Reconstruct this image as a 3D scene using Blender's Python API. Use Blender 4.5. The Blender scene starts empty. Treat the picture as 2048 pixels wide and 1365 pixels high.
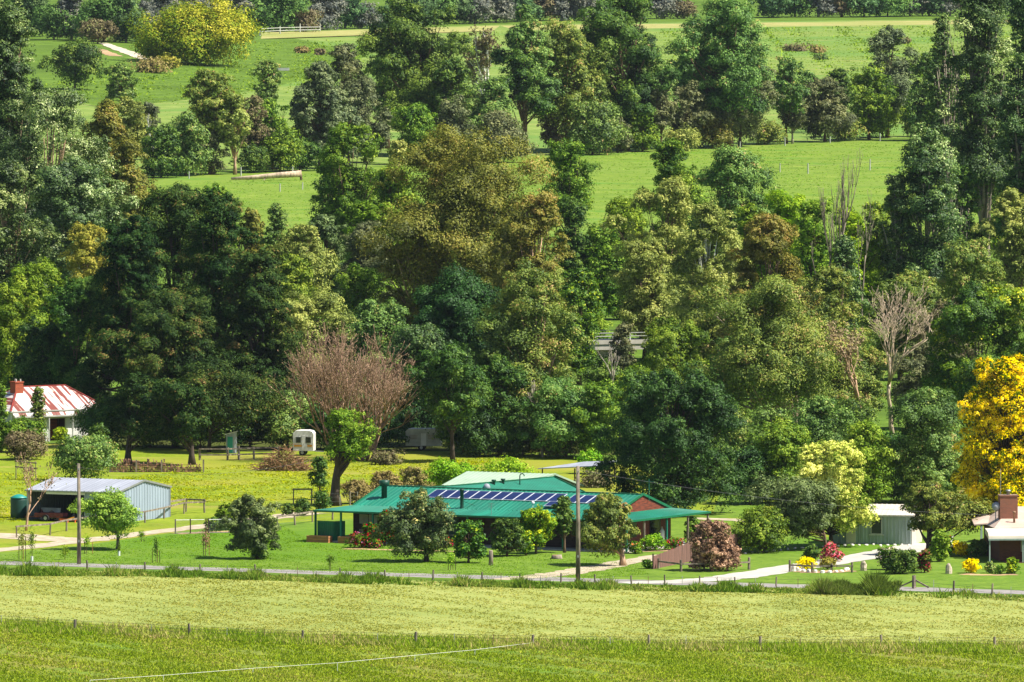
import bpy, math, random
import numpy as np
R = math.radians
sc = bpy.context.scene
col = sc.collection
# ---------------------------------------------------------------- camera, sky, sun, exposure
F, CH, YH = 25200.0, 67.9, -550.0           # focal length in photo pixels, camera height, horizon row
PIT = math.atan((682.5 - YH) / F)
cam_d = bpy.data.cameras.new('camera'); cam = bpy.data.objects.new('camera', cam_d); col.objects.link(cam)
cam.location = (0, 0, CH); cam.rotation_euler = (math.pi/2 - PIT, 0, 0)
cam_d.sensor_width = 36.0; cam_d.lens = 36.0 * F / 2048.0
cam_d.clip_start = 1.0; cam_d.clip_end = 40000
sc.camera = cam
SUN = np.array([0.56, -0.15, 0.81]); SUN /= np.linalg.norm(SUN)
w = bpy.data.worlds.new("World"); sc.world = w; w.use_nodes = True
nt = w.node_tree
sky = nt.nodes.new('ShaderNodeTexSky'); sky.sky_type = 'NISHITA'; sky.sun_disc = False
sky.sun_elevation = math.asin(SUN[2]); sky.sun_rotation = math.atan2(SUN[0], SUN[1])
nt.links.new(sky.outputs[0], nt.nodes['Background'].inputs[0])
nt.nodes['Background'].inputs[1].default_value = 0.074
ld = bpy.data.lights.new('sun', 'SUN'); lo = bpy.data.objects.new('sun', ld); col.objects.link(lo)
ld.energy = 5.0; ld.angle = R(0.5); ld.color = (1.0, 0.95, 0.86)
from mathutils import Vector, Matrix
lo.rotation_euler = Vector(SUN).to_track_quat('Z', 'Y').to_euler(); lo.location = (100, 900, 300)
sc.view_settings.view_transform = 'Standard'; sc.view_settings.look = 'None'
sc.view_settings.exposure = 0.80; sc.view_settings.gamma = 1.0
sc.render.engine = 'CYCLES'
cy = sc.cycles
cy.max_bounces = 5; cy.diffuse_bounces = 3; cy.glossy_bounces = 2; cy.transmission_bounces = 3
cy.transparent_max_bounces = 4; cy.volume_bounces = 0; cy.caustics_reflective = False; cy.caustics_refractive = False

# ---------------------------------------------------------------- geometry of the place
def hf(x, y):                                # ground height: flat valley floor with a knoll far off on the left
    a = math.exp(-((x + 92) / 42.0) ** 2 - ((y - 2560) / 330.0) ** 2) * 3.4
    return a
def ray(px, py):
    a, b = (px - 1024) / F, (682.5 - py) / F
    return a, math.cos(PIT) + b * math.sin(PIT), -math.sin(PIT) + b * math.cos(PIT)
def G(px, py, z=0.0):                        # where the sight line to a spot of the photo meets the ground
    a, dy, dz = ray(px, py)
    t = (z - CH) / dz
    if py < 220 and z == 0.0:
        t0 = 1800.0
        while t0 < t and CH + t0 * dz > hf(t0 * a, t0 * dy): t0 += 2.0
        t = t0
        return Vector((t * a, t * dy, hf(t * a, t * dy)))
    return Vector((t * a, t * dy, z))
def K(py): return (py - YH) / CH             # photo pixels per metre at a ground row

# ---------------------------------------------------------------- objects
def tag(o, label=None, cat=None, group=None, kind=None):
    if label: o['label'] = label
    if cat: o['category'] = cat
    if group: o['group'] = group
    if kind: o['kind'] = kind
    return o
def thing(name, label, cat, loc=(0, 0, 0), rz=0.0, group=None):
    o = bpy.data.objects.new(name, None); col.objects.link(o)
    o.location = loc; o.rotation_euler = (0, 0, rz); o.empty_display_size = 0.5
    return tag(o, label, cat, group)
def mesh_np(name, V, Fc, nper, mat, parent=None, attr=None, smooth=False):
    me = bpy.data.meshes.new(name)
    nv, nf = len(V), len(Fc)
    me.vertices.add(nv); me.vertices.foreach_set('co', np.asarray(V, np.float32).ravel())
    me.loops.add(nf * nper); me.loops.foreach_set('vertex_index', np.asarray(Fc, np.int32).ravel())
    me.polygons.add(nf)
    me.polygons.foreach_set('loop_start', np.arange(0, nf * nper, nper, dtype=np.int32))
    me.polygons.foreach_set('loop_total', np.full(nf, nper, np.int32))
    if smooth: me.polygons.foreach_set('use_smooth', np.ones(nf, bool))
    me.update(calc_edges=True)
    if attr is not None:
        at = me.attributes.new('tint', 'FLOAT', 'FACE'); at.data.foreach_set('value', np.asarray(attr, np.float32))
    me.materials.append(mat)
    o = bpy.data.objects.new(name, me); col.objects.link(o)
    if parent: o.parent = parent
    return o
class MB:
    def __init__(s): s.v = []; s.f = []
    def add(s, vs, fs):
        n = len(s.v); s.v += [tuple(p) for p in vs]; s.f += [tuple(i + n for i in f) for f in fs]; return s
    def box(s, x0, x1, y0, y1, z0, z1):
        return s.add([(x0,y0,z0),(x1,y0,z0),(x1,y1,z0),(x0,y1,z0),(x0,y0,z1),(x1,y0,z1),(x1,y1,z1),(x0,y1,z1)],
                     [(0,3,2,1),(4,5,6,7),(0,1,5,4),(1,2,6,5),(2,3,7,6),(3,0,4,7)])
    def slab(s, quad, th):                   # a thick sheet: four corner points, thickness downwards
        q = [Vector(p) for p in quad]; n = (q[1]-q[0]).cross(q[-1]-q[0]).normalized() * th
        k = len(q)
        fs = [tuple(range(k)), tuple(range(2*k-1, k-1, -1))] + [(i, i+k, (i+1)%k+k, (i+1)%k) for i in range(k)]
        return s.add(q + [p - n for p in q], fs)
    def bar(s, a, b, w, h=None):             # beam between two points
        h = h or w; a = Vector(a); b = Vector(b); d = (b-a).normalized()
        up = Vector((0,0,1)) if abs(d.z) < .9 else Vector((0,1,0))
        x = d.cross(up).normalized() * w/2; y = x.cross(d).normalized() * h/2
        vs = [p + sx*x + sy*y for p in (a, b) for sx, sy in ((-1,-1),(1,-1),(1,1),(-1,1))]
        return s.add(vs, [(3,2,1,0),(4,5,6,7),(0,1,5,4),(1,2,6,5),(2,3,7,6),(3,0,4,7)])
    def tube(s, pts, rad, n=6, cap=True):
        pts = [Vector(p) for p in pts]
        if not hasattr(rad, '__len__'): rad = [rad]*len(pts)
        vs = []; m = len(pts)
        for i, p in enumerate(pts):
            d = (pts[min(i+1,m-1)] - pts[max(i-1,0)]).normalized()
            up = Vector((0,0,1)) if abs(d.z) < .85 else Vector((0,1,0))
            x = d.cross(up).normalized(); y = x.cross(d)
            for k in range(n):
                a = 2*math.pi*k/n; vs.append(p + (x*math.cos(a) + y*math.sin(a))*rad[i])
        fs = [(i*n+k, i*n+(k+1)%n, (i+1)*n+(k+1)%n, (i+1)*n+k) for i in range(m-1) for k in range(n)]
        if cap: fs += [tuple(range(n-1,-1,-1)), tuple(range((m-1)*n, m*n))]
        return s.add(vs, fs)
    def lathe(s, x, y, prof, n=16):
        return s.tube([(x,y,z) for z, r in prof], [r for z, r in prof], n)
    def ribbed(s, P0, P1, Q0, Q1, period, depth, flip=1):   # profiled metal sheet from edge P0-P1 to edge Q0-Q1
        P0,P1,Q0,Q1 = map(Vector,(P0,P1,Q0,Q1)); L = (P1-P0).length; n = max(2, int(L/period))
        nn = (P1-P0).cross(Q0-P0).normalized()*depth*flip; vs=[]
        for i in range(n):
            for t, d in ((0,0),(.28,0),(.36,1),(.58,1),(.66,0)):
                u = (i+t)/n; vs.append(P0.lerp(P1,u)+nn*d); vs.append(Q0.lerp(Q1,u)+nn*d)
        vs += [P1, Q1]
        return s.add(vs, [(2*i,2*i+2,2*i+3,2*i+1) for i in range(len(vs)//2-1)])
    def build(s, name, mat, parent=None, smooth=False, loc=None):
        me = bpy.data.meshes.new(name); me.from_pydata(s.v, [], s.f); me.update(); me.validate()
        me.materials.append(mat)
        if smooth:
            me.polygons.foreach_set('use_smooth', [len(p.vertices)==4 for p in me.polygons])
        o = bpy.data.objects.new(name, me); col.objects.link(o)
        if parent: o.parent = parent
        if loc is not None: o.location = loc
        return o

# ---------------------------------------------------------------- materials
def lin(c):
    return tuple(((v/255+.055)/1.055)**2.4 if v/255 > .04045 else v/255/12.92 for v in c) + (1,)
def newmat(name):
    m = bpy.data.materials.new(name); m.use_nodes = True; t = m.node_tree
    return m, t, t.nodes['Principled BSDF']
def N(t, k, **kw):
    n = t.nodes.new(k)
    for a, b in kw.items(): setattr(n, a, b)
    return n
def ramp(t, fac, stops, const=False):
    r = N(t, 'ShaderNodeValToRGB'); r.color_ramp.interpolation = 'CONSTANT' if const else 'LINEAR'
    e = r.color_ramp.elements
    while len(e) < len(stops): e.new(0.5)
    for i, (p, c) in enumerate(stops): e[i].position = p; e[i].color = c if len(c) == 4 else lin(c)
    t.links.new(fac, r.inputs[0]); return r.outputs[0]
def noise(t, scale, vec=None, detail=3, sx=(1,1,1), rough=.6):
    n = N(t, 'ShaderNodeTexNoise'); n.inputs['Scale'].default_value = scale
    n.inputs['Detail'].default_value = detail; n.inputs['Roughness'].default_value = rough
    if vec is None:
        tc = N(t, 'ShaderNodeTexCoord'); vec = tc.outputs['Object']
    mp = N(t, 'ShaderNodeMapping'); mp.inputs['Scale'].default_value = sx
    t.links.new(vec, mp.inputs[0]); t.links.new(mp.outputs[0], n.inputs['Vector'])
    return n.outputs['Fac']
def plain(name, c, rough=.7, var=.25, scale=2.0, metal=0.0, sx=(1,1,1), dirt=None, bump=0.0):
    m, t, b = newmat(name)
    f = noise(t, scale, detail=5, sx=sx)
    lo_ = tuple(v*(1-var) for v in c); hi = tuple(min(255, v*(1+var*.6)) for v in c)
    st = [(.3, lo_), (.7, hi)]
    if dirt: st = [(.25, dirt), (.42, lo_), (.75, hi)]
    t.links.new(ramp(t, f, st), b.inputs['Base Color'])
    b.inputs['Roughness'].default_value = rough; b.inputs['Metallic'].default_value = metal
    if bump:
        bp = N(t, 'ShaderNodeBump'); bp.inputs['Strength'].default_value = bump; bp.inputs['Distance'].default_value = .05
        t.links.new(noise(t, scale*4), bp.inputs['Height']); t.links.new(bp.outputs[0], b.inputs['Normal'])
    return m
def leafmat(name, stops, const=False, trans=.28, gloss=.04, val=1.75):
    m = bpy.data.materials.new(name); m.use_nodes = True; t = m.node_tree; t.nodes.clear()
    def olive(c):
        r, g, b_, _ = lin(c); return (r*1.07, g, b_*.86, 1) if g >= r and g > b_ else (r, g, b_, 1)
    stops = [(p_, olive(c)) for p_, c in stops]
    at = N(t, 'ShaderNodeAttribute', attribute_name='tint')
    c = ramp(t, at.outputs['Fac'], stops, const)
    oi = N(t, 'ShaderNodeObjectInfo')
    hs = N(t, 'ShaderNodeHueSaturation')
    ma = N(t, 'ShaderNodeMapRange'); ma.inputs['To Min'].default_value = .485; ma.inputs['To Max'].default_value = .515
    t.links.new(oi.outputs['Random'], ma.inputs[0]); t.links.new(ma.outputs[0], hs.inputs['Hue'])
    t.links.new(c, hs.inputs['Color']); hs.inputs['Saturation'].default_value = 1.06; hs.inputs['Value'].default_value = val
    d = N(t, 'ShaderNodeBsdfDiffuse'); tr = N(t, 'ShaderNodeBsdfTranslucent'); mx = N(t, 'ShaderNodeMixShader')
    mx.inputs[0].default_value = trans*.62
    t.links.new(hs.outputs[0], d.inputs[0]); t.links.new(hs.outputs[0], tr.inputs[0])
    t.links.new(d.outputs[0], mx.inputs[1]); t.links.new(tr.outputs[0], mx.inputs[2])
    out = N(t, 'ShaderNodeOutputMaterial'); last = mx.outputs[0]
    if gloss:
        g = N(t, 'ShaderNodeBsdfGlossy'); g.inputs['Roughness'].default_value = .6; m2 = N(t, 'ShaderNodeMixShader')
        m2.inputs[0].default_value = gloss*.5; t.links.new(last, m2.inputs[1]); t.links.new(g.outputs[0], m2.inputs[2]); last = m2.outputs[0]
    t.links.new(last, out.inputs[0]); return m
# ---------------------------------------------------------------- foliage colours
LC = {
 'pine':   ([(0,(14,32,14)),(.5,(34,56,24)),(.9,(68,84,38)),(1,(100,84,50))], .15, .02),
 'dark':   ([(0,(22,46,16)),(.5,(50,78,26)),(1,(94,116,48))], .2, .05),
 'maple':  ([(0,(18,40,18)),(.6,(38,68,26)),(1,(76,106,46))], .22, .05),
 'green':  ([(0,(36,62,20)),(.5,(76,102,32)),(1,(126,144,58))], .3, .04),
 'bright': ([(0,(50,76,20)),(.5,(88,112,34)),(1,(138,154,66))], .38, .03),
 'lime':   ([(0,(66,96,24)),(.5,(108,134,38)),(1,(146,164,62))], .42, .02),
 'gum':    ([(0,(44,64,26)),(.45,(78,96,40)),(.85,(120,130,62)),(1,(142,118,78))], .25, .05),
 'gumlight':([(0,(62,76,34)),(.5,(106,118,58)),(1,(154,158,94))], .28, .05),
 'gumbrown':([(0,(50,58,22)),(.4,(82,88,32)),(.75,(116,112,48)),(1,(134,112,62))], .25, .05),
 'gumgreen':([(0,(36,60,26)),(.5,(74,102,46)),(.85,(114,138,72)),(1,(140,122,76))], .25, .06),
 'grey':   ([(0,(46,56,36)),(.5,(76,84,56)),(1,(112,116,80))], .22, .05),
 'bluegrey':([(0,(46,62,40)),(.5,(76,92,62)),(1,(114,126,90))], .2, .06),
 'silver': ([(0,(32,54,24)),(.5,(62,86,38)),(.78,(104,124,70)),(1,(180,190,152))], .2, .10),
 'silverdark':([(0,(26,46,20)),(.5,(54,78,32)),(.85,(92,112,56)),(1,(152,164,118))], .2, .08),
 'ochre':  ([(0,(80,84,32)),(.5,(120,114,50)),(1,(160,142,72))], .3, .02),
 'gold':   ([(0,(60,86,26)),(.4,(94,112,36)),(.65,(128,130,46)),(1,(164,156,66))], .3, .02),
 'wattle': ([(0,(36,62,16)),(.42,(76,96,24)),(.50,(196,176,30)),(.8,(220,200,46)),(1,(238,220,100))], .3, .0),
 'cream':  ([(0,(66,90,34)),(.3,(116,132,62)),(.55,(162,168,92)),(1,(204,204,136))], .25, .0),
 'fig':    ([(0,(56,80,24)),(.5,(98,124,46)),(1,(146,162,78))], .28, .05),
 'olive':  ([(0,(42,60,32)),(.5,(76,94,52)),(1,(120,134,88))], .2, .06),
 'apple':  ([(0,(30,46,24)),(.55,(62,80,40)),(.85,(100,112,64)),(1,(176,160,100))], .22, .06),
 'citrus': ([(0,(28,58,16)),(.5,(58,90,22)),(.9,(104,130,34)),(1,(160,166,50))], .25, .06),
 'lemon':  ([(0,(40,72,18)),(.5,(86,114,26)),(.85,(146,156,42)),(1,(196,188,56))], .3, .04),
 'copper': ([(0,(60,46,36)),(.35,(104,78,62)),(.7,(146,112,92)),(.9,(172,138,116)),(1,(90,96,50))], .2, .04),
 'dead':   ([(0,(90,78,60)),(.5,(120,106,82)),(1,(142,128,102))], .2, .0),
 'weed':   ([(0,(84,78,44)),(.5,(112,102,64)),(.8,(130,118,80)),(1,(92,104,46))], .2, .0),
 'reddish':([(0,(66,60,42)),(.5,(96,86,62)),(1,(96,104,62))], .2, .03),
 'vine':   ([(0,(56,92,22)),(.5,(98,136,34)),(1,(150,172,70))], .3, .04),
 'yellow': ([(0,(120,124,20)),(.4,(196,174,20)),(1,(232,206,40))], .25, .0),
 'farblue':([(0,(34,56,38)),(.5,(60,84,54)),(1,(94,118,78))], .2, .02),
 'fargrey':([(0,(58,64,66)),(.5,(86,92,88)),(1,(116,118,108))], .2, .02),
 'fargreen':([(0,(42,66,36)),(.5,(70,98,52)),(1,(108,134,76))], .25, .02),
}
LM = {k: leafmat('leaf_'+k, s, False, tr, g) for k, (s, tr, g) in LC.items()}
def flowermat(name, stops): LM[name] = leafmat('leaf_'+name, stops, True, .2, .0, 1.15)
flowermat('redrose', [(0,(40,80,26)),(.3,(74,112,40)),(.62,(160,20,36)),(.85,(206,36,58))])
flowermat('mixed',   [(0,(44,84,26)),(.3,(92,124,46)),(.62,(176,40,50)),(.74,(190,80,110)),(.86,(200,130,64)),(.93,(206,146,180))])
flowermat('pinkrose',[(0,(48,84,30)),(.25,(92,110,50)),(.42,(206,92,110)),(.7,(232,150,160))])
flowermat('paleros', [(0,(48,84,30)),(.35,(86,112,48)),(.66,(226,190,170)),(.85,(240,224,200))])
flowermat('whiteros',[(0,(58,98,30)),(.45,(110,140,52)),(.8,(232,228,214)),(.93,(214,120,80))])
flowermat('redgreen',[(0,(48,74,32)),(.4,(96,104,52)),(.72,(150,40,52)),(.9,(180,70,84))])
BM = {k: plain('bark_'+k, c, .85, .35, 3.0, sx=(1,1,.25)) for k, c in {
 'brown': (104,82,62), 'grey': (128,116,100), 'pale': (186,164,138), 'white': (222,214,200),
 'pink': (186,150,122), 'dark': (70,58,46), 'red': (150,96,66), 'bleach': (170,158,142), 'twig': (146,116,92)}.items()}

def unit(a): return a / np.maximum(np.linalg.norm(a, axis=1, keepdims=True), 1e-6)
PROF = {
 'round':  lambda t: np.sqrt(np.clip(1-(2*t-.95)**2, .05, 1)),
 'gum':    lambda t: np.clip(.55+.6*np.sin(np.pi*np.clip(t*.9+.05,0,1))-.25*t, .1, 1),
 'poplar': lambda t: np.clip(np.sin(np.pi*np.clip(t*.86+.12, 0, 1))**.7, .12, 1),
 'pine':   lambda t: np.clip(1.0-.62*t**1.4, .15, 1),
 'shrub':  lambda t: np.sqrt(np.clip(1-(t*.96)**2.2, .05, 1)),
 'umbrella':lambda t: np.clip(1.05-.75*t**2, .1, 1),
 'dome':   lambda t: np.sqrt(np.clip(1-(t*.9)**3.2, .05, 1)),
 'flat':   lambda t: np.clip(.6+.5*t, .1, 1),
}
#        masses rm   flat  leaf-aspect upbias cover loose
SHP = {
 'round':  (8.5, .26, 1.05, 1.6, .34, 6.9, .13),
 'gum':    (11., .235, 1.0, 2.0, .38, 6.7, .12),
 'poplar': (8.5, .30, 1.25, 1.6, .30, 6.9, .13),
 'pine':   (14., .20, .85, 3.0, .35, 7.2, .10),
 'shrub':  (7.0, .29, .92, 1.6, .40, 6.9, .14),
 'umbrella':(9., .22, .45, 1.7, .60, 6.0, .06),
 'dome':   (34., .150, 1.05, 1.6, .36, 7.2, .12),
 'flat':   (7., .22, .5, 1.8, .6, 6.0, .1),
}
def crown_pts(rs, H, W, cb, shape, ls, n):
    nm, rf, fm, asp, upb, _, loose = SHP[shape]
    prof = PROF[shape]; z0 = H*cb; hc = H - z0; W = W*1.24
    asym = rs.uniform(0, 6.28)
    nm = int(np.clip(nm*1.35*(hc/W)**.9, {'shrub': 12, 'dome': 40}.get(shape, 9), 90))
    t = (np.arange(nm)+rs.rand(nm))/nm
    rm = rf*W*rs.uniform(.62, 1.3, nm)*(1.12-.42*t)
    th = (np.arange(nm)*2.399 + rs.uniform(-.7,.7,nm))
    Rt = W/2*prof(t)*(1+{'shrub': .06, 'dome': .02}.get(shape, .15)*np.cos(th-asym))*rs.uniform(.86,1.1,nm)
    rho = np.clip(Rt-rm*.9, 0, None)*rs.rand(nm)**.3
    zm = np.clip(z0+t*hc, z0+rm*fm*.6, H-rm*fm*.95)
    CM = np.stack([rho*np.cos(th), rho*np.sin(th), zm], 1)
    CM[-1] = (rs.uniform(-.08,.08)*W, 0, H-rm[-1]*fm*1.0)
    nl_ = 9; mi = np.repeat(np.arange(nm), nl_); nl = nm*nl_
    d0 = unit(rs.randn(nl,3)); d0[:,2] = np.where(d0[:,2] < -.55, -d0[:,2]*.7, d0[:,2]); d0 = unit(d0)
    rl = rm[mi]*rs.uniform(.28,.60,nl)
    C = CM[mi] + d0*rm[mi][:,None]*rs.uniform(.5,.85,(nl,1))*np.array([1,1,fm])
    ncl = 8; li = np.repeat(np.arange(nl), ncl); nc = nl*ncl
    d = unit(rs.randn(nc,3)); d[:,2] = np.where(d[:,2] < -.35, -d[:,2]*.6, d[:,2]); d = unit(d)
    cr = rl[li]*rs.uniform(.26,.6,nc)
    CC = C[li] + d*rl[li][:,None]*rs.uniform(.6,1.1,(nc,1))
    wc = (cr**2)*(rs.rand(nc) > .22); wc /= wc.sum()
    ci = rs.choice(nc, n, p=wc)
    g = unit(rs.randn(n,3)); g[:,2] = np.where(g[:,2] < -.45, -g[:,2]*rs.uniform(.2,1,n), g[:,2]); g = unit(g)*rs.uniform(.55,1.2,(n,1))
    P = CC[ci] + g*cr[ci][:,None]*np.array([1.05,1.05,1.0])
    fi = rs.rand(n) < loose; m_ = int(fi.sum())          # loose sprays filling the space between the masses
    mk = rs.choice(nm, m_, p=rm**2/np.sum(rm**2)); P[fi] = CM[mk] + unit(rs.randn(m_,3))*(rm[mk]*rs.uniform(.25,.85,m_))[:,None]*np.array([1,1,fm])
    zm_ = max(.06, z0*.75-.15*W*.2); lowp = P[:,2] < zm_; P[lowp,2] = zm_ + (zm_-P[lowp,2])*.6 + rs.rand(int(lowp.sum()))*.2*hc
    oc = C[li[ci]]*.6+CM[mi[li[ci]]]*.4
    out = unit(P - oc)
    puff = unit(P - CC[ci] + np.array([0,0,1e-3])); puff[fi] = out[fi]
    up_ = P[:,2]-CC[ci][:,2]                              # leaves sit on the upper outside of each puff
    nn = unit(out*.5 + puff*.75 + unit(rs.randn(n,3))*.5 + np.array([0,0,upb*.7]))
    tint = np.clip(.48 + .10*rs.randn(nm)[mi[li[ci]]] + .10*rs.randn(nl)[li[ci]] + .11*rs.randn(nc)[ci] + .16*rs.randn(n), 0, 1)
    return P, nn, tint, np.vstack([CM, C[rs.permutation(nl)[:nm*2]]]), asp
def leaf_tris(rs, P, nn, ls, asp, down=0.0, spiky=False):
    n = len(P)
    r = unit(rs.randn(n,3)); r[:,2] -= down
    a = unit(r - nn*np.sum(r*nn,1,keepdims=True)); b = np.cross(nn, a)
    L = ls*rs.uniform(.7,1.35,(n,1)); s = math.sqrt(asp)
    V = np.empty((n,3,3))
    V[:,0] = P + a*L*s*.62; V[:,1] = P - a*L*s*.42 + b*L/s*.62; V[:,2] = P - a*L*s*.42 - b*L/s*.62
    return V.reshape(-1,3)
def tubes_mesh(name, T, mat, parent, n=5):
    m = MB()
    for pts, rad in T: m.tube(pts, rad, n, cap=True)
    return m.build(name, mat, parent, smooth=True)
def make_tree(name, shape, label, cat, loc, H, W, cb, colr, seed, group=None, bark='brown', ls=None, kpx=12.0,
              trunk_w=1.0, lean=0.0, density=1.0, down=0.0, limbs=1.0, off=0.0):
    """kpx: picture pixels (at 1024) per metre here, so leaf size follows what can be seen."""
    rs = np.random.RandomState(seed)
    ls = ls or float(np.clip(1.55/kpx, .09, .36))
    area = W*H*(1-cb)*.8*kpx*kpx; la = .42*(ls*kpx)**2
    n = int(np.clip(area/la*SHP[shape][5]*density, 260, 120000))
    e = thing(name, label, cat, loc, 0, group)
    P, nn, tint, C, asp = crown_pts(rs, H, W, cb, shape, ls, n)
    P[:,0] += off; C[:,0] += off
    if lean: P[:,0] += lean*P[:,2]; C[:,0] += lean*C[:,2]
    V = leaf_tris(rs, P, nn, ls, asp, down)
    mesh_np('crown' if cat == 'tree' else 'foliage', V, np.arange(len(V)).reshape(-1,3), 3, LM[colr], e, tint)
    tw = H*.017*trunk_w + .04
    th = H*max(cb, .12) + H*(1-cb)*(.62 if cat == 'tree' else .35)
    T = []
    ph = rs.rand()*6
    tp = [Vector((off*(z/th)**2*.8+lean*z + .012*H*math.sin(ph+z/H*7)*(z/th), .01*H*math.sin(ph*2+z/H*5)*(z/th), z)) for z in np.linspace(-.05, th, 7)]
    T.append((tp, [tw*1.35]+[tw*(1-.8*i/6) for i in range(1,7)]))
    lc = C[:int(len(C)*.8*limbs)+2]
    for c in lc:
        zs = float(np.clip(c[2]*.55 + rs.uniform(-.1,.1)*H, th*.18, th*.95))
        i = min(5, int(zs/th*6)); s0 = tp[i].lerp(tp[i+1], zs/th*6-i)
        c = Vector(c); mid = s0.lerp(c, .5) + Vector((0,0,-.06*(c-s0).length))
        r0 = tw*(.42 if zs < th*.6 else .28)
        T.append(([s0, s0.lerp(mid,.5), mid, c], [r0, r0*.8, r0*.6, r0*.18]))
    tubes_mesh('trunk' if cat == 'tree' else 'stem', T, BM[bark], e, 6 if H*kpx > 150 else 4)
    return e
def bare_tree(name, label, loc, H, W, seed, bark='pink', group=None, levels=5, split=(2,4), tw=1.0, up=.35, leaf=None,
              kpx=12., lean=0., trunk_h=.25, stems=1, spread=.45, leafn=1500, leafls=.2):
    rs = random.Random(seed); T = []; tips = []
    def grow(p, d, L, r, lev):
        pts = [p]; rad = [r]; k = 4
        for i in range(k):
            d = (d + Vector((rs.uniform(-1,1), rs.uniform(-1,1), rs.uniform(-.5,1)))*.16 + Vector((0,0,up*.08))).normalized()
            p = p + d*(L/k); pts.append(p); rad.append(r*(1-(.42 if lev else .8)*0.9*(i+1)/k))
        T.append((pts, rad)); tips.append(p)
        if lev <= 0: return
        for j in range(rs.randint(*split)):
            q = pts[rs.randint(2, k)] if j else pts[-1]
            spread = rs.uniform(.35,.95)
            v = (d + Vector((rs.uniform(-1,1), rs.uniform(-1,1), rs.uniform(-.35,.6)))*spread).normalized()
            grow(q, v, L*rs.uniform(.55,.82), r*(.62 if j == 0 else .45), lev-1)
    for k_ in range(stems):
        a_ = k_*2.4+seed; sp_ = spread*math.sqrt((k_+.4)/stems)
        grow(Vector((.15*k_,0,-.05)), Vector((lean+(sp_*math.cos(a_) if stems > 1 else 0),sp_*math.sin(a_) if stems > 1 else 0,1)).normalized(), H*trunk_h, H*.018*tw+.03, levels)
    zs = max(p.z for p in tips); xs = sorted(abs(p.x) for p in tips)[int(len(tips)*.95)]+.01
    sz = H/zs; sx = min(2.3, max(.4, W/2/xs))
    T = [([Vector((p.x*sx, p.y*sx, p.z*sz)) for p in a], [max(.017, q) for q in b]) for a, b in T]
    e = thing(name, label, 'tree', loc, 0, group)
    tubes_mesh('trunk', T, BM[bark], e, 4)
    if leaf:
        rp = np.random.RandomState(seed)
        tp = np.array([[p.x*sx, p.y*sx, p.z*sz] for p in tips if p.z*sz > H*.3])
        P = tp[rp.randint(0, len(tp), leafn)] + rp.randn(leafn,3)*.35
        nn = unit(rp.randn(leafn,3)+np.array([0,0,.6]))
        V = leaf_tris(rp, P, nn, leafls, 1.8)
        mesh_np('crown', V, np.arange(len(V)).reshape(-1,3), 3, LM[leaf], e, np.clip(.5+.25*rp.randn(leafn),0,1))
    return e
# ---------------------------------------------------------------- ground, fields, lawn, road, drives
def grassmat(name, cs, fine=2.2, mid=.25, big=.03, patch=None, dry=None):
    """cs = four colours (deep, low, high, top) mixed by noise at three sizes; patch = a second colour in broad drifts."""
    m, t, b = newmat(name)
    geo = N(t, 'ShaderNodeNewGeometry'); P = geo.outputs['Position']
    f1 = noise(t, fine, P, 4); f2 = noise(t, mid, P, 4); f3 = noise(t, big, P, 3)
    a = N(t, 'ShaderNodeMath', operation='ADD'); t.links.new(f1, a.inputs[0]); t.links.new(f2, a.inputs[1])
    h = N(t, 'ShaderNodeMath', operation='MULTIPLY'); t.links.new(a.outputs[0], h.inputs[0]); h.inputs[1].default_value = .5
    cs = [tuple(v*.9 for v in q) for q in cs]; patch = patch and tuple(v*.9 for v in patch); dry = dry and tuple(v*.9 for v in dry)
    c = ramp(t, h.outputs[0], [(.33, cs[0]), (.45, cs[1]), (.56, cs[2]), (.68, cs[3])])
    for src, colr, lo_, hi in ((f3, patch, .5, .62), (noise(t, .11, P, 5, (.5, 1, 1)), dry, .56, .68)):
        if colr:
            r = ramp(t, src, [(lo_, (0,0,0,1)), (hi, (1,1,1,1))]); mx = N(t, 'ShaderNodeMixRGB')
            q = N(t, 'ShaderNodeMath', operation='MULTIPLY'); t.links.new(r, q.inputs[0]); q.inputs[1].default_value = .75
            t.links.new(q.outputs[0], mx.inputs[0]); t.links.new(c, mx.inputs[1]); mx.inputs[2].default_value = lin(colr); c = mx.outputs[0]
    t.links.new(c, b.inputs['Base Color']); b.inputs['Roughness'].default_value = .95
    b.inputs['Specular IOR Level'].default_value = .1
    bp = N(t, 'ShaderNodeBump'); bp.inputs['Strength'].default_value = .5; bp.inputs['Distance'].default_value = .12
    t.links.new(f1, bp.inputs['Height']); t.links.new(bp.outputs[0], b.inputs['Normal'])
    return m
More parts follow.
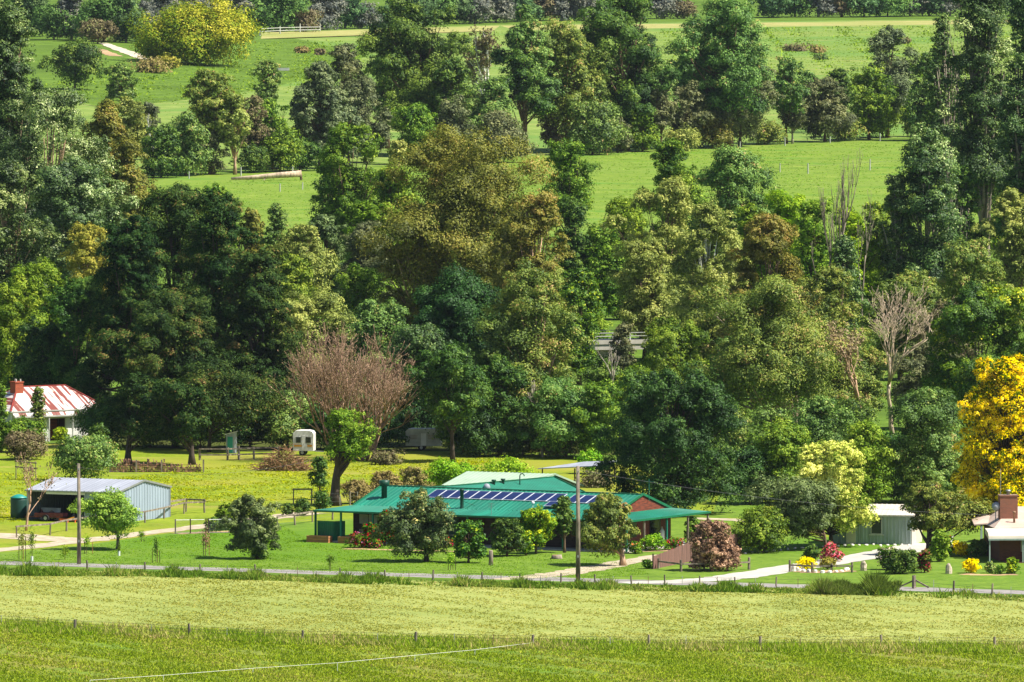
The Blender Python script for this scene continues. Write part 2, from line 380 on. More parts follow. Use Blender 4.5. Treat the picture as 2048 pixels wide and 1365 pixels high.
GM = {
 'ground': grassmat('meadow', [(64,88,26),(88,116,36),(108,138,44),(128,150,58)], patch=(84,110,34)),
 'front':  grassmat('front_grass', [(86,104,36),(110,130,44),(130,146,54),(152,160,76)], patch=(138,134,62), dry=(104,142,38)),
 'hay':    grassmat('mown_grass', [(134,146,72),(154,164,84),(168,174,94),(186,188,114)], fine=3.0, patch=(142,156,78)),
 'lawn':   grassmat('lawn_grass', [(88,116,34),(104,134,42),(118,146,48),(136,158,62)], fine=1.6, mid=.4, patch=(96,136,30)),
 'back':   grassmat('back_grass', [(100,120,24),(124,144,32),(142,158,40),(168,168,70)], patch=(156,154,56), dry=(172,156,84)),
 'mid':    grassmat('mid_grass', [(90,120,36),(112,140,46),(130,152,56),(150,166,76)], fine=.7, mid=.12, big=.02, patch=(124,148,58), dry=(92,142,46)),
 'far':    grassmat('far_grass', [(92,122,48),(118,144,62),(138,158,74),(158,170,94)], fine=.5, mid=.09, big=.012, patch=(104,142,60), dry=(156,158,88)),
 'dry':    grassmat('dry_grass', [(148,146,84),(166,162,96),(180,174,108),(192,186,124)], fine=.8, mid=.2, patch=(152,162,84)),
 'sand':   plain('sand', (196,184,158), .95, .18, .5),
 'bare':   plain('bare_soil', (176,144,104), .95, .25, .5),
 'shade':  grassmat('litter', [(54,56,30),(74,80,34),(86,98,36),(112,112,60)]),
}
def structure(o): o['kind'] = 'structure'; return o
xs = [-9000,-3000,-900,-400] + list(range(-260, 261, 10)) + [400,900,3000,9000]
ys = [-3000,0,500,800,1200,1600] + list(range(1800, 3320, 15)) + [3600,9000,6000,12000,30000]
V = [(x, y, hf(x, y)) for y in ys for x in xs]; nx = len(xs)
Fq = [(j*nx+i, j*nx+i+1, (j+1)*nx+i+1, (j+1)*nx+i) for j in range(len(ys)-1) for i in range(nx-1)]
structure(mesh_np('ground', V, Fq, 4, GM['ground'], smooth=True))
def sheet(name, pix, mat, lvl, kind='structure'):
    pts = [G(x, y) for x, y in pix]; bmv = [(p.x, p.y, .004*lvl + (hf(p.x, p.y) if p.y > 1700 else 0)) for p in pts]
    o = MB().add(bmv, [tuple(range(len(bmv)))]).build(name, mat)
    if o.data.polygons[0].normal.z < 0: o.data.flip_normals()
    return structure(o)
def strip(name, pix, mat, lvl, drape=False):     # road: centre line in photo pixels with width in metres
    L = []; Rr = []; pts = [(G(x, y), w_) for x, y, w_ in pix]; fine = []
    for i in range(len(pts)-1):
        for s in range(8): fine.append((pts[i][0].lerp(pts[i+1][0], s/8), pts[i][1]+(pts[i+1][1]-pts[i][1])*s/8))
    fine.append(pts[-1]); sm = fine
    for _ in range(6): sm = [sm[0]] + [((sm[i-1][0]+sm[i][0]*2+sm[i+1][0])/4, sm[i][1]) for i in range(1, len(sm)-1)] + [sm[-1]]
    vs = []; rr = random.Random(5)
    for i, (p, w_) in enumerate(sm):
        d = (sm[min(i+1,len(sm)-1)][0]-sm[max(i-1,0)][0]).normalized(); n = Vector((-d.y, d.x, 0))
        for s in (-1, 1):
            q = p + n*s*(w_/2 + rr.uniform(-.25,.25)); vs.append((q.x, q.y, (hf(q.x,q.y) if drape else 0)+.004*lvl))
    o = MB().add(vs, [(2*i, 2*i+2, 2*i+3, 2*i+1) for i in range(len(sm)-1)]).build(name, mat)
    if o.data.polygons[0].normal.z < 0: o.data.flip_normals()
    return structure(o)
sheet('front_paddock', [(-300,1700),(2350,1700),(2350,1285),(2048,1302),(1298,1297),(1065,1292),(605,1282),(150,1260),(-300,1242)], GM['front'], 1)
sheet('hay_field', [(-300,1242.5),(150,1260.5),(605,1282.5),(1065,1292.5),(1298,1297.5),(2048,1302.5),(2350,1285.5),(2350,1200),(2048,1196),(1700,1180),(1200,1172),(700,1158),(300,1144),(-300,1136)], GM['hay'], 1)
sheet('back_paddock', [(-300,1130),(-300,900),(200,885),(520,905),(700,900),(1100,908),(1320,940),(1600,1000),(2350,1000),(2350,1080),(1000,1110)], GM['back'], 1)
sheet('lawn', [(-300,1132),(-300,1118),(0,1106),(160,1092),(300,1072),(420,1056),(560,1046),(640,1042),(900,1030),(1330,1012),(1440,1030),(1520,1060),(1700,1080),(1900,1060),(2350,1040),(2350,1195),(2048,1191),(1700,1176),(1200,1168),(700,1153),(300,1139)], GM['lawn'], 2)
sheet('clearing', [(1425,1032),(1440,985),(1500,975),(1530,1010),(1500,1040)], GM['lawn'], 3)
sheet('mid_field', [(120,445),(200,372),(420,350),(640,343),(1000,318),(1250,303),(1500,291),(1850,277),(2300,262),(2300,470),(1500,480),(700,470)], GM['mid'], 1)
sheet('far_field', [(-200,345),(-200,180),(60,180),(200,215),(300,140),(520,66),(1000,50),(2300,34),(2300,270),(1850,274),(1250,300),(640,340)], GM['far'], 1)
sheet('dry_strip', [(520,66),(1000,52),(2300,37),(2300,44),(1000,62),(520,78)], GM['dry'], 2)
sheet('dry_strip', [(1560,170),(1640,152),(1760,150),(1700,175)], GM['dry'], 2)
sheet('sandy_bank', [(1330,195),(1345,178),(1400,176),(1390,196)], GM['dry'], 2)
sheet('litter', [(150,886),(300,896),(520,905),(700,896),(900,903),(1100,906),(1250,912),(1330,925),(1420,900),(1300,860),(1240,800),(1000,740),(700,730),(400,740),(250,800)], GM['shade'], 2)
strip('farm_track', [(206,87,1.6),(232,97,3.0),(262,108,3.4),(300,124,2.0)], GM['sand'], 12, True)
strip('bare_patch', [(136,92,2),(190,99,4),(232,113,2.5)], GM['bare'], 8, True)
m_road = plain('asphalt', (150,144,138), .9, .12, 1.2, dirt=(150,140,118))
m_drive = plain('gravel_drive', (190,174,146), .95, .16, 1.0, dirt=(150,136,96))
m_conc = plain('concrete', (184,178,166), .85, .10, .8)
strip('road', [(-400,1118,3.8),(0,1126,3.8),(150,1131,3.8),(450,1140,3.9),(750,1149,4),(1000,1156,4),(1200,1162,4.2),(1330,1166,4.2),(1500,1171,4.2),(1800,1178,4),(2048,1186,4),(2400,1199,4)], m_road, 4)
strip('driveway', [(-300,1130,2.6),(0,1101,2.7),(160,1083,2.7),(300,1066,2.6),(430,1050,2.4),(560,1034,3.0),(620,1026,3.0)], m_drive, 5)
strip('driveway', [(-200,1062,4),(20,1072,5),(110,1080,5),(220,1080,3)], m_drive, 6)
strip('driveway', [(1000,1160,1.5),(1100,1151,3.2),(1180,1139,3.0),(1250,1125,2.8),(1330,1112,2.6),(1440,1100,2.4)], m_drive, 5)
strip('driveway', [(1250,1167,2),(1400,1162,3.6),(1480,1154,3.6),(1570,1138,3.6),(1680,1122,3.8),(1770,1108,4),(1850,1094,5),(1880,1088,5)], m_conc, 6)
strip('path', [(1380,1038,2.4),(1450,1039,2.2),(1500,1043,2.2),(1560,1050,2)], m_drive, 5)
strip('garden_bed', [(690,1098,1.2),(800,1101,1.2),(930,1104,1.0)], GM['bare'], 5)
strip('garden_bed', [(1240,1104,1.0),(1300,1103,1.6),(1370,1100,1.2)], GM['bare'], 5)
strip('garden_bed', [(1600,1143,2.2),(1640,1145,3.0),(1700,1142,2.0)], GM['bare'], 7)
strip('garden_bed', [(1925,1149,1.2),(1975,1151,1.4),(2035,1150,1.2)], GM['bare'], 5)
strip('garden_bed', [(352,1068,1.6),(400,1066,1.6),(460,1064,1.6),(500,1062,1.4)], GM['bare'], 5)

# ---------------------------------------------------------------- grass and weeds nobody could count
for k_, s_ in {'ghay': [(0,(130,144,66)),(.5,(164,172,90)),(.9,(190,194,120)),(1,(170,162,106))],
  'gfront': [(0,(98,130,40)),(.4,(138,164,56)),(.7,(166,180,80)),(1,(180,156,108))],
  'gfence': [(0,(100,144,40)),(.5,(146,170,66)),(.8,(196,184,120)),(1,(206,178,134))],
  'glawn': [(0,(98,138,30)),(.5,(120,160,40)),(1,(150,182,62))],
  'gback': [(0,(136,158,38)),(.5,(172,188,52)),(1,(206,202,96))],
  'gverge': [(0,(70,104,34)),(.5,(112,142,58)),(.8,(166,174,96)),(1,(190,164,124))],
  'greed': [(0,(60,86,36)),(.5,(92,118,54)),(.85,(124,142,78)),(1,(150,124,100))],
  'gfar': [(0,(112,152,54)),(.5,(136,172,66)),(1,(164,190,92))]}.items():
    LM[k_] = leafmat('grass_'+k_[1:], s_, False, .3, 0, .88)
def inside(px, py, poly):
    r = np.zeros(len(px), bool); n = len(poly)
    for i in range(n):
        x0, y0 = poly[i]; x1, y1 = poly[(i+1)%n]
        c = ((y0 > py) != (y1 > py)) & (px < (x1-x0)*(py-y0)/((y1-y0) or 1e-9)+x0); r ^= c
    return r
def grass(name, pix, n, h0, h1, wd, colr, label, seed, blades=3, clump=0.0):
    rs = np.random.RandomState(seed); poly = [tuple(G(x, y))[:2] for x, y in pix]
    a = np.array(poly); mn, mx = a.min(0), a.max(0); P = np.empty((0,2))
    while len(P) < n:
        q = mn + (mx-mn)*rs.rand(n*2,2)
        if clump:
            g = np.sin(q[:,0]*.35+np.sin(q[:,1]*.11)*3)*np.sin(q[:,1]*.23+np.sin(q[:,0]*.17)*2)+.5*np.sin(q[:,0]*1.7+q[:,1]*.9)
            q = q[rs.rand(len(q)) < np.clip(.5+clump*g, .08, 1)]
        P = np.vstack([P, q[inside(q[:,0], q[:,1], poly)]])
    P = P[:n]; ht = rs.uniform(h0, h1, n)*(rs.rand(n)**.4)
    if clump > .8: ht *= np.clip(.55+.45*np.sin(P[:,0]*.9+2*np.sin(P[:,0]*.23))+.4*np.sin(P[:,0]*2.7), .25, 1.5)
    tn = np.clip(.5+.12*np.sin(P[:,0]*.5+P[:,1]*.13)+.13*rs.randn(n),0,1)
    P = np.repeat(P, blades, 0) + rs.randn(n*blades,2)*wd*.9; ht = np.repeat(ht, blades)*rs.uniform(.6,1.2,n*blades)
    tn = np.clip(np.repeat(tn, blades)+.12*rs.randn(n*blades),0,1)
    m = n*blades; th = rs.rand(m)*np.pi; dx = np.stack([np.cos(th), np.sin(th)],1)*wd*.5
    z = np.zeros(m)
    if P[:,1].min() > 1700: z = np.exp(-((P[:,0]+92)/42.)**2-((P[:,1]-2560)/330.)**2)*3.4
    V = np.zeros((m,3,3)); V[:,0,:2] = P-dx; V[:,1,:2] = P+dx; V[:,2,:2] = P + rs.randn(m,2)*ht[:,None]*.45
    V[:,:,2] = z[:,None]; V[:,2,2] += ht; V = V.reshape(-1,3)
    o = mesh_np(name, V, np.arange(len(V)).reshape(-1,3), 3, LM[colr], None, tn)
    return tag(o, label, 'grass', None, 'stuff')
hay_poly = [(-60,1252),(150,1262),(605,1284),(1065,1294),(1298,1299),(2048,1304),(2110,1303),(2110,1200),(1700,1182),(1200,1173),(700,1160),(300,1146),(-60,1142)]
grass('cut_grass', hay_poly, 60000, .03, .11, .16, 'ghay', 'pale mown grass lying over the hay field', 1, 2, .4)
grass('meadow_grass', [(-60,1380),(2110,1380),(2110,1303),(1298,1299),(1065,1294),(605,1284),(150,1262),(-60,1252)], 66000, .08, .22, .12, 'gfront', 'rough green grass of the front paddock', 2, 3, .35)
grass('fence_grass', [(-60,1262),(150,1270),(605,1291),(1065,1301),(2110,1310),(2110,1290),(1298,1287),(1065,1282),(605,1272),(150,1250),(-60,1240)], 16000, .2, .6, .10, 'gfence', 'long seeding grass along the front paddock fence', 3, 3)
grass('verge_grass', [(-60,1152),(300,1154),(700,1168),(1200,1181),(1700,1190),(2110,1206),(2110,1196),(1700,1179),(1200,1171),(700,1157),(300,1143),(-60,1138)], 15000, .25, .8, .13, 'gverge', 'tangled weeds on the verge between road and hay field', 4, 3, .9)
grass('reed_grass', [(1640,1190),(1790,1192),(1800,1172),(1650,1170)], 7000, .5, 1.35, .08, 'greed', 'tall reedy grass clump at the verge before the right garden', 5, 4, .9)
grass('lawn_grass', [(-60,1130),(0,1112),(160,1096),(300,1076),(560,1050),(640,1090),(1000,1106),(1250,1112),(1300,1150),(1150,1160),(700,1148),(300,1134)], 26000, .03, .09, .10, 'glawn', 'short green lawn grass before the green roofed house', 6, 2, .3)
grass('yard_grass', [(-60,1060),(60,1040),(330,1010),(600,1000),(700,985),(1000,925),(1100,915),(520,925),(200,960),(-60,940)], 9000, .05, .14, .2, 'gback', 'yellow green rough grass of the yard paddock behind the shed', 7, 3, .5)
grass('field_grass', [(150,440),(210,378),(640,346),(1250,306),(1850,280),(2100,272),(2100,440),(700,450)], 16000, .05, .14, .34, 'gfar', 'bright pasture grass of the middle field beyond the tree belt', 8, 2, .4)
grass('far_grass', [(60,178),(210,140),(300,128),(520,84),(1000,64),(2100,48),(2100,150),(1850,180),(900,150),(560,230),(300,250)], 20000, .15, .5, .5, 'gfar', 'tussocky pasture grass on the far fields', 9, 2, .9)
# ---------------------------------------------------------------- building materials
def rustroof():
    m, t, b = newmat('rusty_iron')
    f = noise(t, 1.0, None, 3, (2.6, .16, .16), .5); g = noise(t, 1.0, None, 4, (3.0, 1.1, 1.1))
    a = N(t, 'ShaderNodeMath', operation='MULTIPLY_ADD'); t.links.new(g, a.inputs[0]); a.inputs[1].default_value = .22; t.links.new(f, a.inputs[2])
    t.links.new(ramp(t, a.outputs[0], [(.625,(206,198,192)),(.645,(176,136,116)),(.66,(128,60,46)),(.9,(112,52,42))]), b.inputs['Base Color'])
    b.inputs['Roughness'].default_value = .6; return m
def brickmat(name, c1, c2, mortar, yz=False):
    m, t, b = newmat(name); tc = N(t, 'ShaderNodeTexCoord'); s = N(t, 'ShaderNodeSeparateXYZ'); c = N(t, 'ShaderNodeCombineXYZ')
    t.links.new(tc.outputs['Object'], s.inputs[0]); t.links.new(s.outputs['Y' if yz else 'X'], c.inputs[0]); t.links.new(s.outputs['Z'], c.inputs[1])
    br = N(t, 'ShaderNodeTexBrick'); br.inputs['Scale'].default_value = 1.0; br.inputs['Brick Width'].default_value = .24; br.inputs['Row Height'].default_value = .086
    br.inputs['Mortar Size'].default_value = .008
    br.inputs['Color1'].default_value = lin(c1); br.inputs['Color2'].default_value = lin(c2); br.inputs['Mortar'].default_value = lin(mortar)
    t.links.new(c.outputs[0], br.inputs['Vector']); t.links.new(br.outputs['Color'], b.inputs['Base Color']); b.inputs['Roughness'].default_value = .9
    return m
M = dict(
 green_roof = plain('green_iron', (10,122,96), .6, .16, .45, sx=(1.2,.3,.3), dirt=(40,138,112)),
 green_paint = plain('green_paint', (10,104,66), .5, .12, 1.5),
 green_dark = plain('dark_green_paint', (8,66,46), .5, .15, 1.5),
 wood_dark = plain('dark_timber', (66,46,36), .8, .3, 2, sx=(.5,1,4)),
 wood_red = plain('red_timber', (112,52,30), .8, .5, 2.2, sx=(.6,.6,5)),
 wood_grey = plain('weathered_timber', (150,136,118), .9, .3, 3, sx=(1,1,.3), dirt=(96,84,70)),
 wood_pine = plain('planter_timber', (176,120,74), .85, .25, 2, sx=(.4,1,5)),
 paling = plain('paling_timber', (124,90,80), .9, .35, 2.5, sx=(3,3,.2)),
 brick_x = brickmat('red_brick_front', (126,56,36), (100,44,32), (120,100,84)),
 brick_y = brickmat('red_brick_side', (126,56,36), (100,44,32), (120,100,84), True),
 brick_c = brickmat('chimney_brick', (170,72,38), (146,58,32), (150,110,80)),
 brick_d = brickmat('brown_brick', (108,58,44), (86,46,38), (100,80,66)),
 glass = plain('window_glass', (30,38,46), .12, .2, 1),
 curtain = plain('curtain', (168,160,146), .9, .12, 2),
 zinc = plain('zinc_sheet', (160,164,174), .6, .10, .6, sx=(2,.3,.3), dirt=(140,144,154)),
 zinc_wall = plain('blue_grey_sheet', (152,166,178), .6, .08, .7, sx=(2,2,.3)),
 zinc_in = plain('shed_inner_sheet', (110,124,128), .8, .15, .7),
 pale_green = plain('pale_green_sheet', (156,178,152), .6, .06, .8),
 sage = plain('sage_green_boards', (146,160,156), .8, .12, 1.5, sx=(3,3,.3)),
 cream = plain('cream_iron', (214,202,184), .7, .06, .6, dirt=(214,186,158)),
 pinkroof = plain('pale_pink_iron', (204,180,162), .7, .08, .6, dirt=(196,168,146)),
 white = plain('white_paint', (232,230,224), .7, .06, 1.0, dirt=(206,200,188)),
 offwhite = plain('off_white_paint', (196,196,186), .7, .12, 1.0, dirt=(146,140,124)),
 rust = rustroof(), dark = plain('dark_opening', (18,18,20), .9, .2, 1),
 steel = plain('galvanised_steel', (170,172,172), .45, .12, 3, metal=.6),
 panel = plain('solar_cells', (18,31,80), .3, .12, .6), frame = plain('panel_frame', (206,210,216), .4, .05, 2),
 teal = plain('teal_tank', (30,140,128), .5, .12, 1), tank = plain('dark_green_tank', (24,70,58), .6, .12, 1),
 red = plain('red_paint', (126,50,40), .7, .3, 3, dirt=(96,60,48)), yellow = plain('yellow_paint', (214,150,30), .5, .1, 2),
 orange = plain('orange_paint', (206,96,34), .6, .2, 2), stone = plain('stone', (186,172,150), .9, .22, 2.2, bump=.6),
 stonew = plain('white_stone', (222,216,204), .9, .12, 2.5, bump=.5), stoneb = plain('brown_stone', (150,116,92), .9, .3, 1.6, bump=.6),
 rubber = plain('rubber', (34,32,32), .9, .2, 3), terracotta = plain('terracotta', (176,84,48), .8, .15, 3),
 wire = plain('wire', (90,90,92), .6, .1, 3), tape = plain('white_tape', (226,226,216), .7, .04, 2), plastic = plain('white_plastic', (222,224,226), .5, .05, 2),
)
# ---------------------------------------------------------------- the green roofed house
h = thing('farmhouse', 'long low farmhouse with a teal green iron roof, wraparound verandah and solar panels', 'house', G(627,1084), R(-29))
A0, A1, B0, B1 = 0, 29.7, 0, 14.5; a0, a1, b0, b1 = 2.5, 27.2, 2.4, 12.1; ze, zt, zr, vr = 2.62, 3.0, 4.37, 7.25
mr = MB()
def rib(m, *q): m.ribbed(*q, .42, .022)
rib(mr, (a0,b0,zt),(a1,b0,zt),(a0,vr,zr),(a1,vr,zr)); rib(mr, (a1,b1,zt),(a0,b1,zt),(a1,vr,zr),(a0,vr,zr))
rib(mr, (A0,B0,ze),(A1,B0,ze),(a0,b0,zt),(a1,b0,zt)); rib(mr, (A1,B0,ze),(A1,B1,ze),(a1,b0,zt),(a1,b1,zt))
rib(mr, (A1,B1,ze),(A0,B1,ze),(a1,b1,zt),(a0,b1,zt)); rib(mr, (A0,B1,ze),(A0,B0,ze),(a0,b1,zt),(a0,b0,zt))
roof = mr.build('roof', M['green_roof'], h)
g = MB()                                     # gutters, barges and ridge
for q in (((A0,B0),(A1,B0)),((A1,B0),(A1,B1)),((A1,B1),(A0,B1)),((A0,B1),(A0,B0))):
    g.bar((*q[0],ze-.04), (*q[1],ze-.04), .13, .15)
for x in (a0-.02, a1+.06):
    g.bar((x,b0-.1,zt-.02),(x,vr,zr+.03),.06,.2); g.bar((x,vr,zr+.03),(x,b1+.1,zt-.02),.06,.2)
g.bar((a0,vr,zr+.03),(a1,vr,zr+.03),.28,.06)
g.build('gutter', M['green_paint'], h)
MB().add([(a1-.02,b0,zt-.1),(a1-.02,b1,zt-.1),(a1-.02,vr,zr-.05)], [(0,1,2)]).build('gable_cladding', M['wood_red'], h)
MB().add([(a0+.02,b1,zt-.1),(a0+.02,b0,zt-.1),(a0+.02,vr,zr-.05)], [(0,1,2)]).build('gable_cladding', M['wood_red'], h)
wl = MB().box(2.62,27.06,2.42,2.6,0,2.98).build('wall', M['wood_dark'], h)
MB().box(27.07,27.25,2.42,12.1,0,2.96).build('wall', M['brick_y'], h)
MB().box(2.62,27.06,11.9,12.1,0,2.98).build('wall', M['wood_dark'], h)
MB().box(2.42,2.61,2.42,12.1,0,2.98).build('wall', M['wood_dark'], h)
MB().box(0,29.7,0,14.5,-.05,.10).build('verandah_floor', m_conc, h)
for i, u in enumerate((3.1, 4.0, 5.2, 6.1, 9.5, 13.5, 16.5, 20.0, 23.2)):
    ww = .7 if i < 4 else 1.3
    f = MB().box(u-.05,u+ww+.05,2.36,2.415,1.05 if i > 3 else 1.5,2.25).build('window', M['wood_red'] if i > 3 else M['offwhite'], h)
    MB().box(u,u+ww,2.34,2.356,1.1 if i > 3 else 1.55,2.2).build('pane', M['curtain'] if i < 4 else M['glass'], f)
for v in (4.2, 8.4):
    f = MB().box(27.255,27.30,v-.06,v+1.86,.9,2.2).build('window', M['wood_dark'], h); MB().box(27.303,27.32,v,v+1.8,.96,2.14).build('pane', M['glass'], f)
for u in (11.6, 18.6): 
    d = MB().box(u,u+.95,2.35,2.41,.1,2.2).build('door', M['green_dark'], h); MB().box(u+.8,u+.86,2.3,2.345,1.05,1.1).build('handle', M['steel'], d)
for u in (.12,2.55,5.6,8.6,11.6,14.6,17.6,20.6,23.6,26.6,29.55):
    MB().box(u-.07,u+.07,.08,.22,.1,ze-.1).build('post', M['green_roof'] if u not in (17.6,20.6) else M['wood_grey'], h)
for v in (3.2,7.1,10.8,14.3): MB().box(29.48,29.62,v-.07,v+.07,.1,ze-.1).build('post', M['green_roof'] if v == 7.1 else M['wood_grey'], h)
MB().ribbed((.2,.3,.12),(1.75,.3,.12),(.2,.3,1.75),(1.75,.3,1.75),.2,.02).ribbed((1.75,.3,.12),(2.35,1.2,.12),(1.75,.3,1.75),(2.35,1.2,1.75),.2,.02).build('privacy_screen', M['green_paint'], h)
def zs(v): return 3.0 + (v-2.4)*(1.37/4.85)
fl = MB().lathe(4.28,4.39,[(zs(4.39)-.1,.24),(zs(4.39)+.95,.24),(zs(4.39)+1.0,.42),(zs(4.39)+1.45,.44),(zs(4.39)+1.47,.3)],16).build('flue', M['green_dark'], h, True)
MB().lathe(12.7,2.6,[(2.9,.17),(2.95,.15),(4.45,.15),(4.47,.19),(4.62,.19),(4.66,.08)],12).bar((12.8,2.7,3.6),(13.6,3.2,3.25),.03).build('flue', M['green_dark'], h, True)
def solar(u, v0, v1, dz=.10, w_=1.0, tilt=0):
    q = [(u,v0,zs(v0)+dz),(u+w_,v0,zs(v0)+dz),(u+w_,v1,zs(v1)+dz+tilt),(u,v1,zs(v1)+dz+tilt)]
    p = MB().slab(q, .04).build('solar_panel', M['frame'], h); e_ = .045
    q = [(u+e_,v0+e_,zs(v0+e_)+dz+.006),(u+w_-e_,v0+e_,zs(v0+e_)+dz+.006),(u+w_-e_,v1-e_,zs(v1-e_)+dz+.006+tilt),(u+e_,v1-e_,zs(v1-e_)+dz+.006+tilt)]
    MB().add(q, [(0,1,2,3)]).build('cells', M['panel'], p)
for i in range(12): solar(8.1+1.04*i, 4.62, 6.5)
for i in range(3): solar(21.3+1.04*i, 4.5, 6.35)
solar(20.2, 3.0, 4.15, .28, 1.7)
# rear wing
wm = MB(); uw, W0, W1 = 7.24, 4.3, 10.2; zv, zv2 = 4.36, 4.14
rib(wm, (W1,7.3,3.0),(W1,28.2,2.95),(uw,7.3,zv),(uw,28.2,zv2)); rib(wm, (W0,28.2,2.95),(W0,7.3,3.0),(uw,28.2,zv2),(uw,7.3,zv))
wm.build('roof', M['green_roof'], h)
MB().bar((uw,7.3,zv+.03),(uw,28.3,zv2+.03),.22,.05).bar((uw,28.25,zv2),(W1+.1,28.25,2.92),.05,.18).bar((W1+.03,12,2.96),(W1+.03,28.2,2.9),.12,.14).build('gutter', M['green_paint'], h)
MB().box(W0+.4,W1-.4,12.15,28.0,0,2.85).build('wall', M['wood_dark'], h)
MB().lathe(8.0,21,[(3.7,.05),(4.6,.05)],8).tube([(8,21,4.6),(8.06,21,4.78),(8.25,21,4.84),(8.4,21,4.74),(8.42,21,4.6)],.05,8).build('vent_pipe', M['green_dark'], h, True)
for v in (17.2, 18.8): MB().lathe(7.6,v,[(3.9,.12),(4.35,.12),(4.37,.2),(4.5,.2)],10).build('roof_vent', M['green_dark'], h, True)
MB().lathe(8.2,14.9,[(3.8,.3),(4.05,.3),(4.2,.24),(4.3,.12),(4.32,.02)],14).build('roof_vent', M['zinc'], h, True)
MB().tube([(19.3,2.8,3.1),(19.3,2.8,3.6)],.03,6).lathe(19.3,2.8,[(3.5,.02),(3.55,.1),(3.68,.16),(3.8,.1),(3.84,.02)],12).build('satellite_dish', M['plastic'], h, True)
an = MB().tube([(16.7,.4,2.7),(16.7,.4,3.7)],.025,5)
for k_ in range(4): an.bar((16.4,.4,3.3+.12*k_),(17.0,.4,3.3+.12*k_),.02)
an.build('antenna', M['steel'], h)
MB().tube([(27.3,8.2,3.8),(27.3,8.2,5.6)],.035,6).bar((26.9,8.2,5.4),(27.7,8.2,5.4),.03).build('antenna_mast', M['green_roof'], h)
hl = Matrix.Translation(h.location) @ Matrix.Rotation(R(-29), 4, 'Z')
def HL(u, v, z=0): return hl @ Vector((u, v, z))
def onhouse(name, label, cat, u, v, z=.1, group=None): return thing(name, label, cat, HL(u,v,z), R(-29), group)
b_ = onhouse('bench', 'long timber bench against the dark verandah wall', 'bench', 3.2, 1.6)
MB().box(0,2.6,0,.42,.42,.48).build('seat', M['wood_grey'], b_); MB().box(0,2.6,.44,.48,.6,.95).build('backrest', M['wood_grey'], b_)
for x in (.1,2.4): MB().box(x,x+.08,.04,.40,0,.42).build('leg', M['wood_dark'], b_)
for i, (x, lab) in enumerate(((-.25,'timber planter box at the left corner of the verandah'),(2.75,'timber planter box right of the green verandah post'))):
    p = thing('planter_box', lab, 'planter', HL(x,-.75,0), R(-29), 'planter boxes in front of the verandah')
    L_ = 2.1 if i == 0 else 2.3
    for z in (0,.19,.38): MB().box(0,L_,0,.06,z,z+.17).box(0,L_,.62,.68,z,z+.17).box(0,.06,.06,.62,z,z+.17).box(L_-.06,L_,.06,.62,z,z+.17).build('board', M['wood_pine'], p)
    MB().box(.06,L_-.06,.06,.62,.02,.5).build('soil', GM['shade'], p)
gc = onhouse('gas_cylinder', 'tall pale gas cylinder beside the brick end wall', 'gas cylinder', 28.1, 9.0)
MB().lathe(0,0,[(0,.2),(1.15,.2),(1.3,.12),(1.4,.06)],14).build('cylinder', M['plastic'], gc, True); MB().lathe(0,0,[(1.4,.05),(1.52,.07),(1.55,.02)],8).build('valve', M['steel'], gc)
rp = onhouse('red_pot', 'bright red pot on the end verandah near the brick wall', 'pot', 28.6, 4.6)
MB().lathe(0,0,[(0,.16),(.35,.26),(.5,.28),(.52,.22)],14).build('bowl', M['red'], rp, True); MB().lathe(0,0,[(.5,.2),(.53,.02)],12).build('lid', M['red'], rp, True)
wb = onhouse('appliance', 'white appliance half hidden behind the pepper tree', 'appliance', 25.6, 1.4)
MB().box(0,.75,0,.65,0,1.05).build('cabinet', M['plastic'], wb); MB().box(.03,.72,.5,.66,1.052,1.2).build('panel', M['steel'], wb)
# shed behind the house and carport
s2 = thing('pale_shed', 'shed with a pale green white roof just behind the green roofed wing', 'shed', HL(-5.5,31.5), R(-29))
r2 = MB(); L2 = 8.6
r2.ribbed((0,0,2.9),(L2,0,2.9),(0,4.5,3.85),(L2,4.5,3.88),.42,.02).ribbed((L2,9.6,2.6),(0,9.6,2.6),(L2,4.5,3.88),(0,4.5,3.85),.42,.02).build('roof', M['pale_green'], s2)
MB().bar((L2+.02,0,2.86),(L2+.02,4.5,3.86),.05,.16).bar((L2+.02,4.5,3.86),(L2+.02,9.6,2.58),.05,.16).build('barge_board', M['pale_green'], s2)
MB().box(.2,L2-.2,.3,9.3,0,2.6).add([(L2-.2,.3,2.6),(L2-.2,9.3,2.6),(L2-.2,4.5,3.7)],[(0,1,2)]).build('wall', M['sage'], s2)
cp = thing('carport', 'open carport with a flat grey iron roof beyond the green roof', 'carport', G(1075,972), R(-14))
MB().slab([(0,0,1.55),(5.6,-.3,1.9),(6.3,4.4,2.1),(3.2,4.6,1.95)],.08).build('roof', M['zinc'], cp)
MB().box(4.75,6.05,2.6,2.75,0,1.85).build('wall', M['wood_dark'], cp)
for x, y in ((.4,.2),(3.4,.1),(5.3,.1),(6.1,4.0)): MB().box(x-.05,x+.05,y-.05,y+.05,0,1.6).build('post', M['wood_dark'], cp)

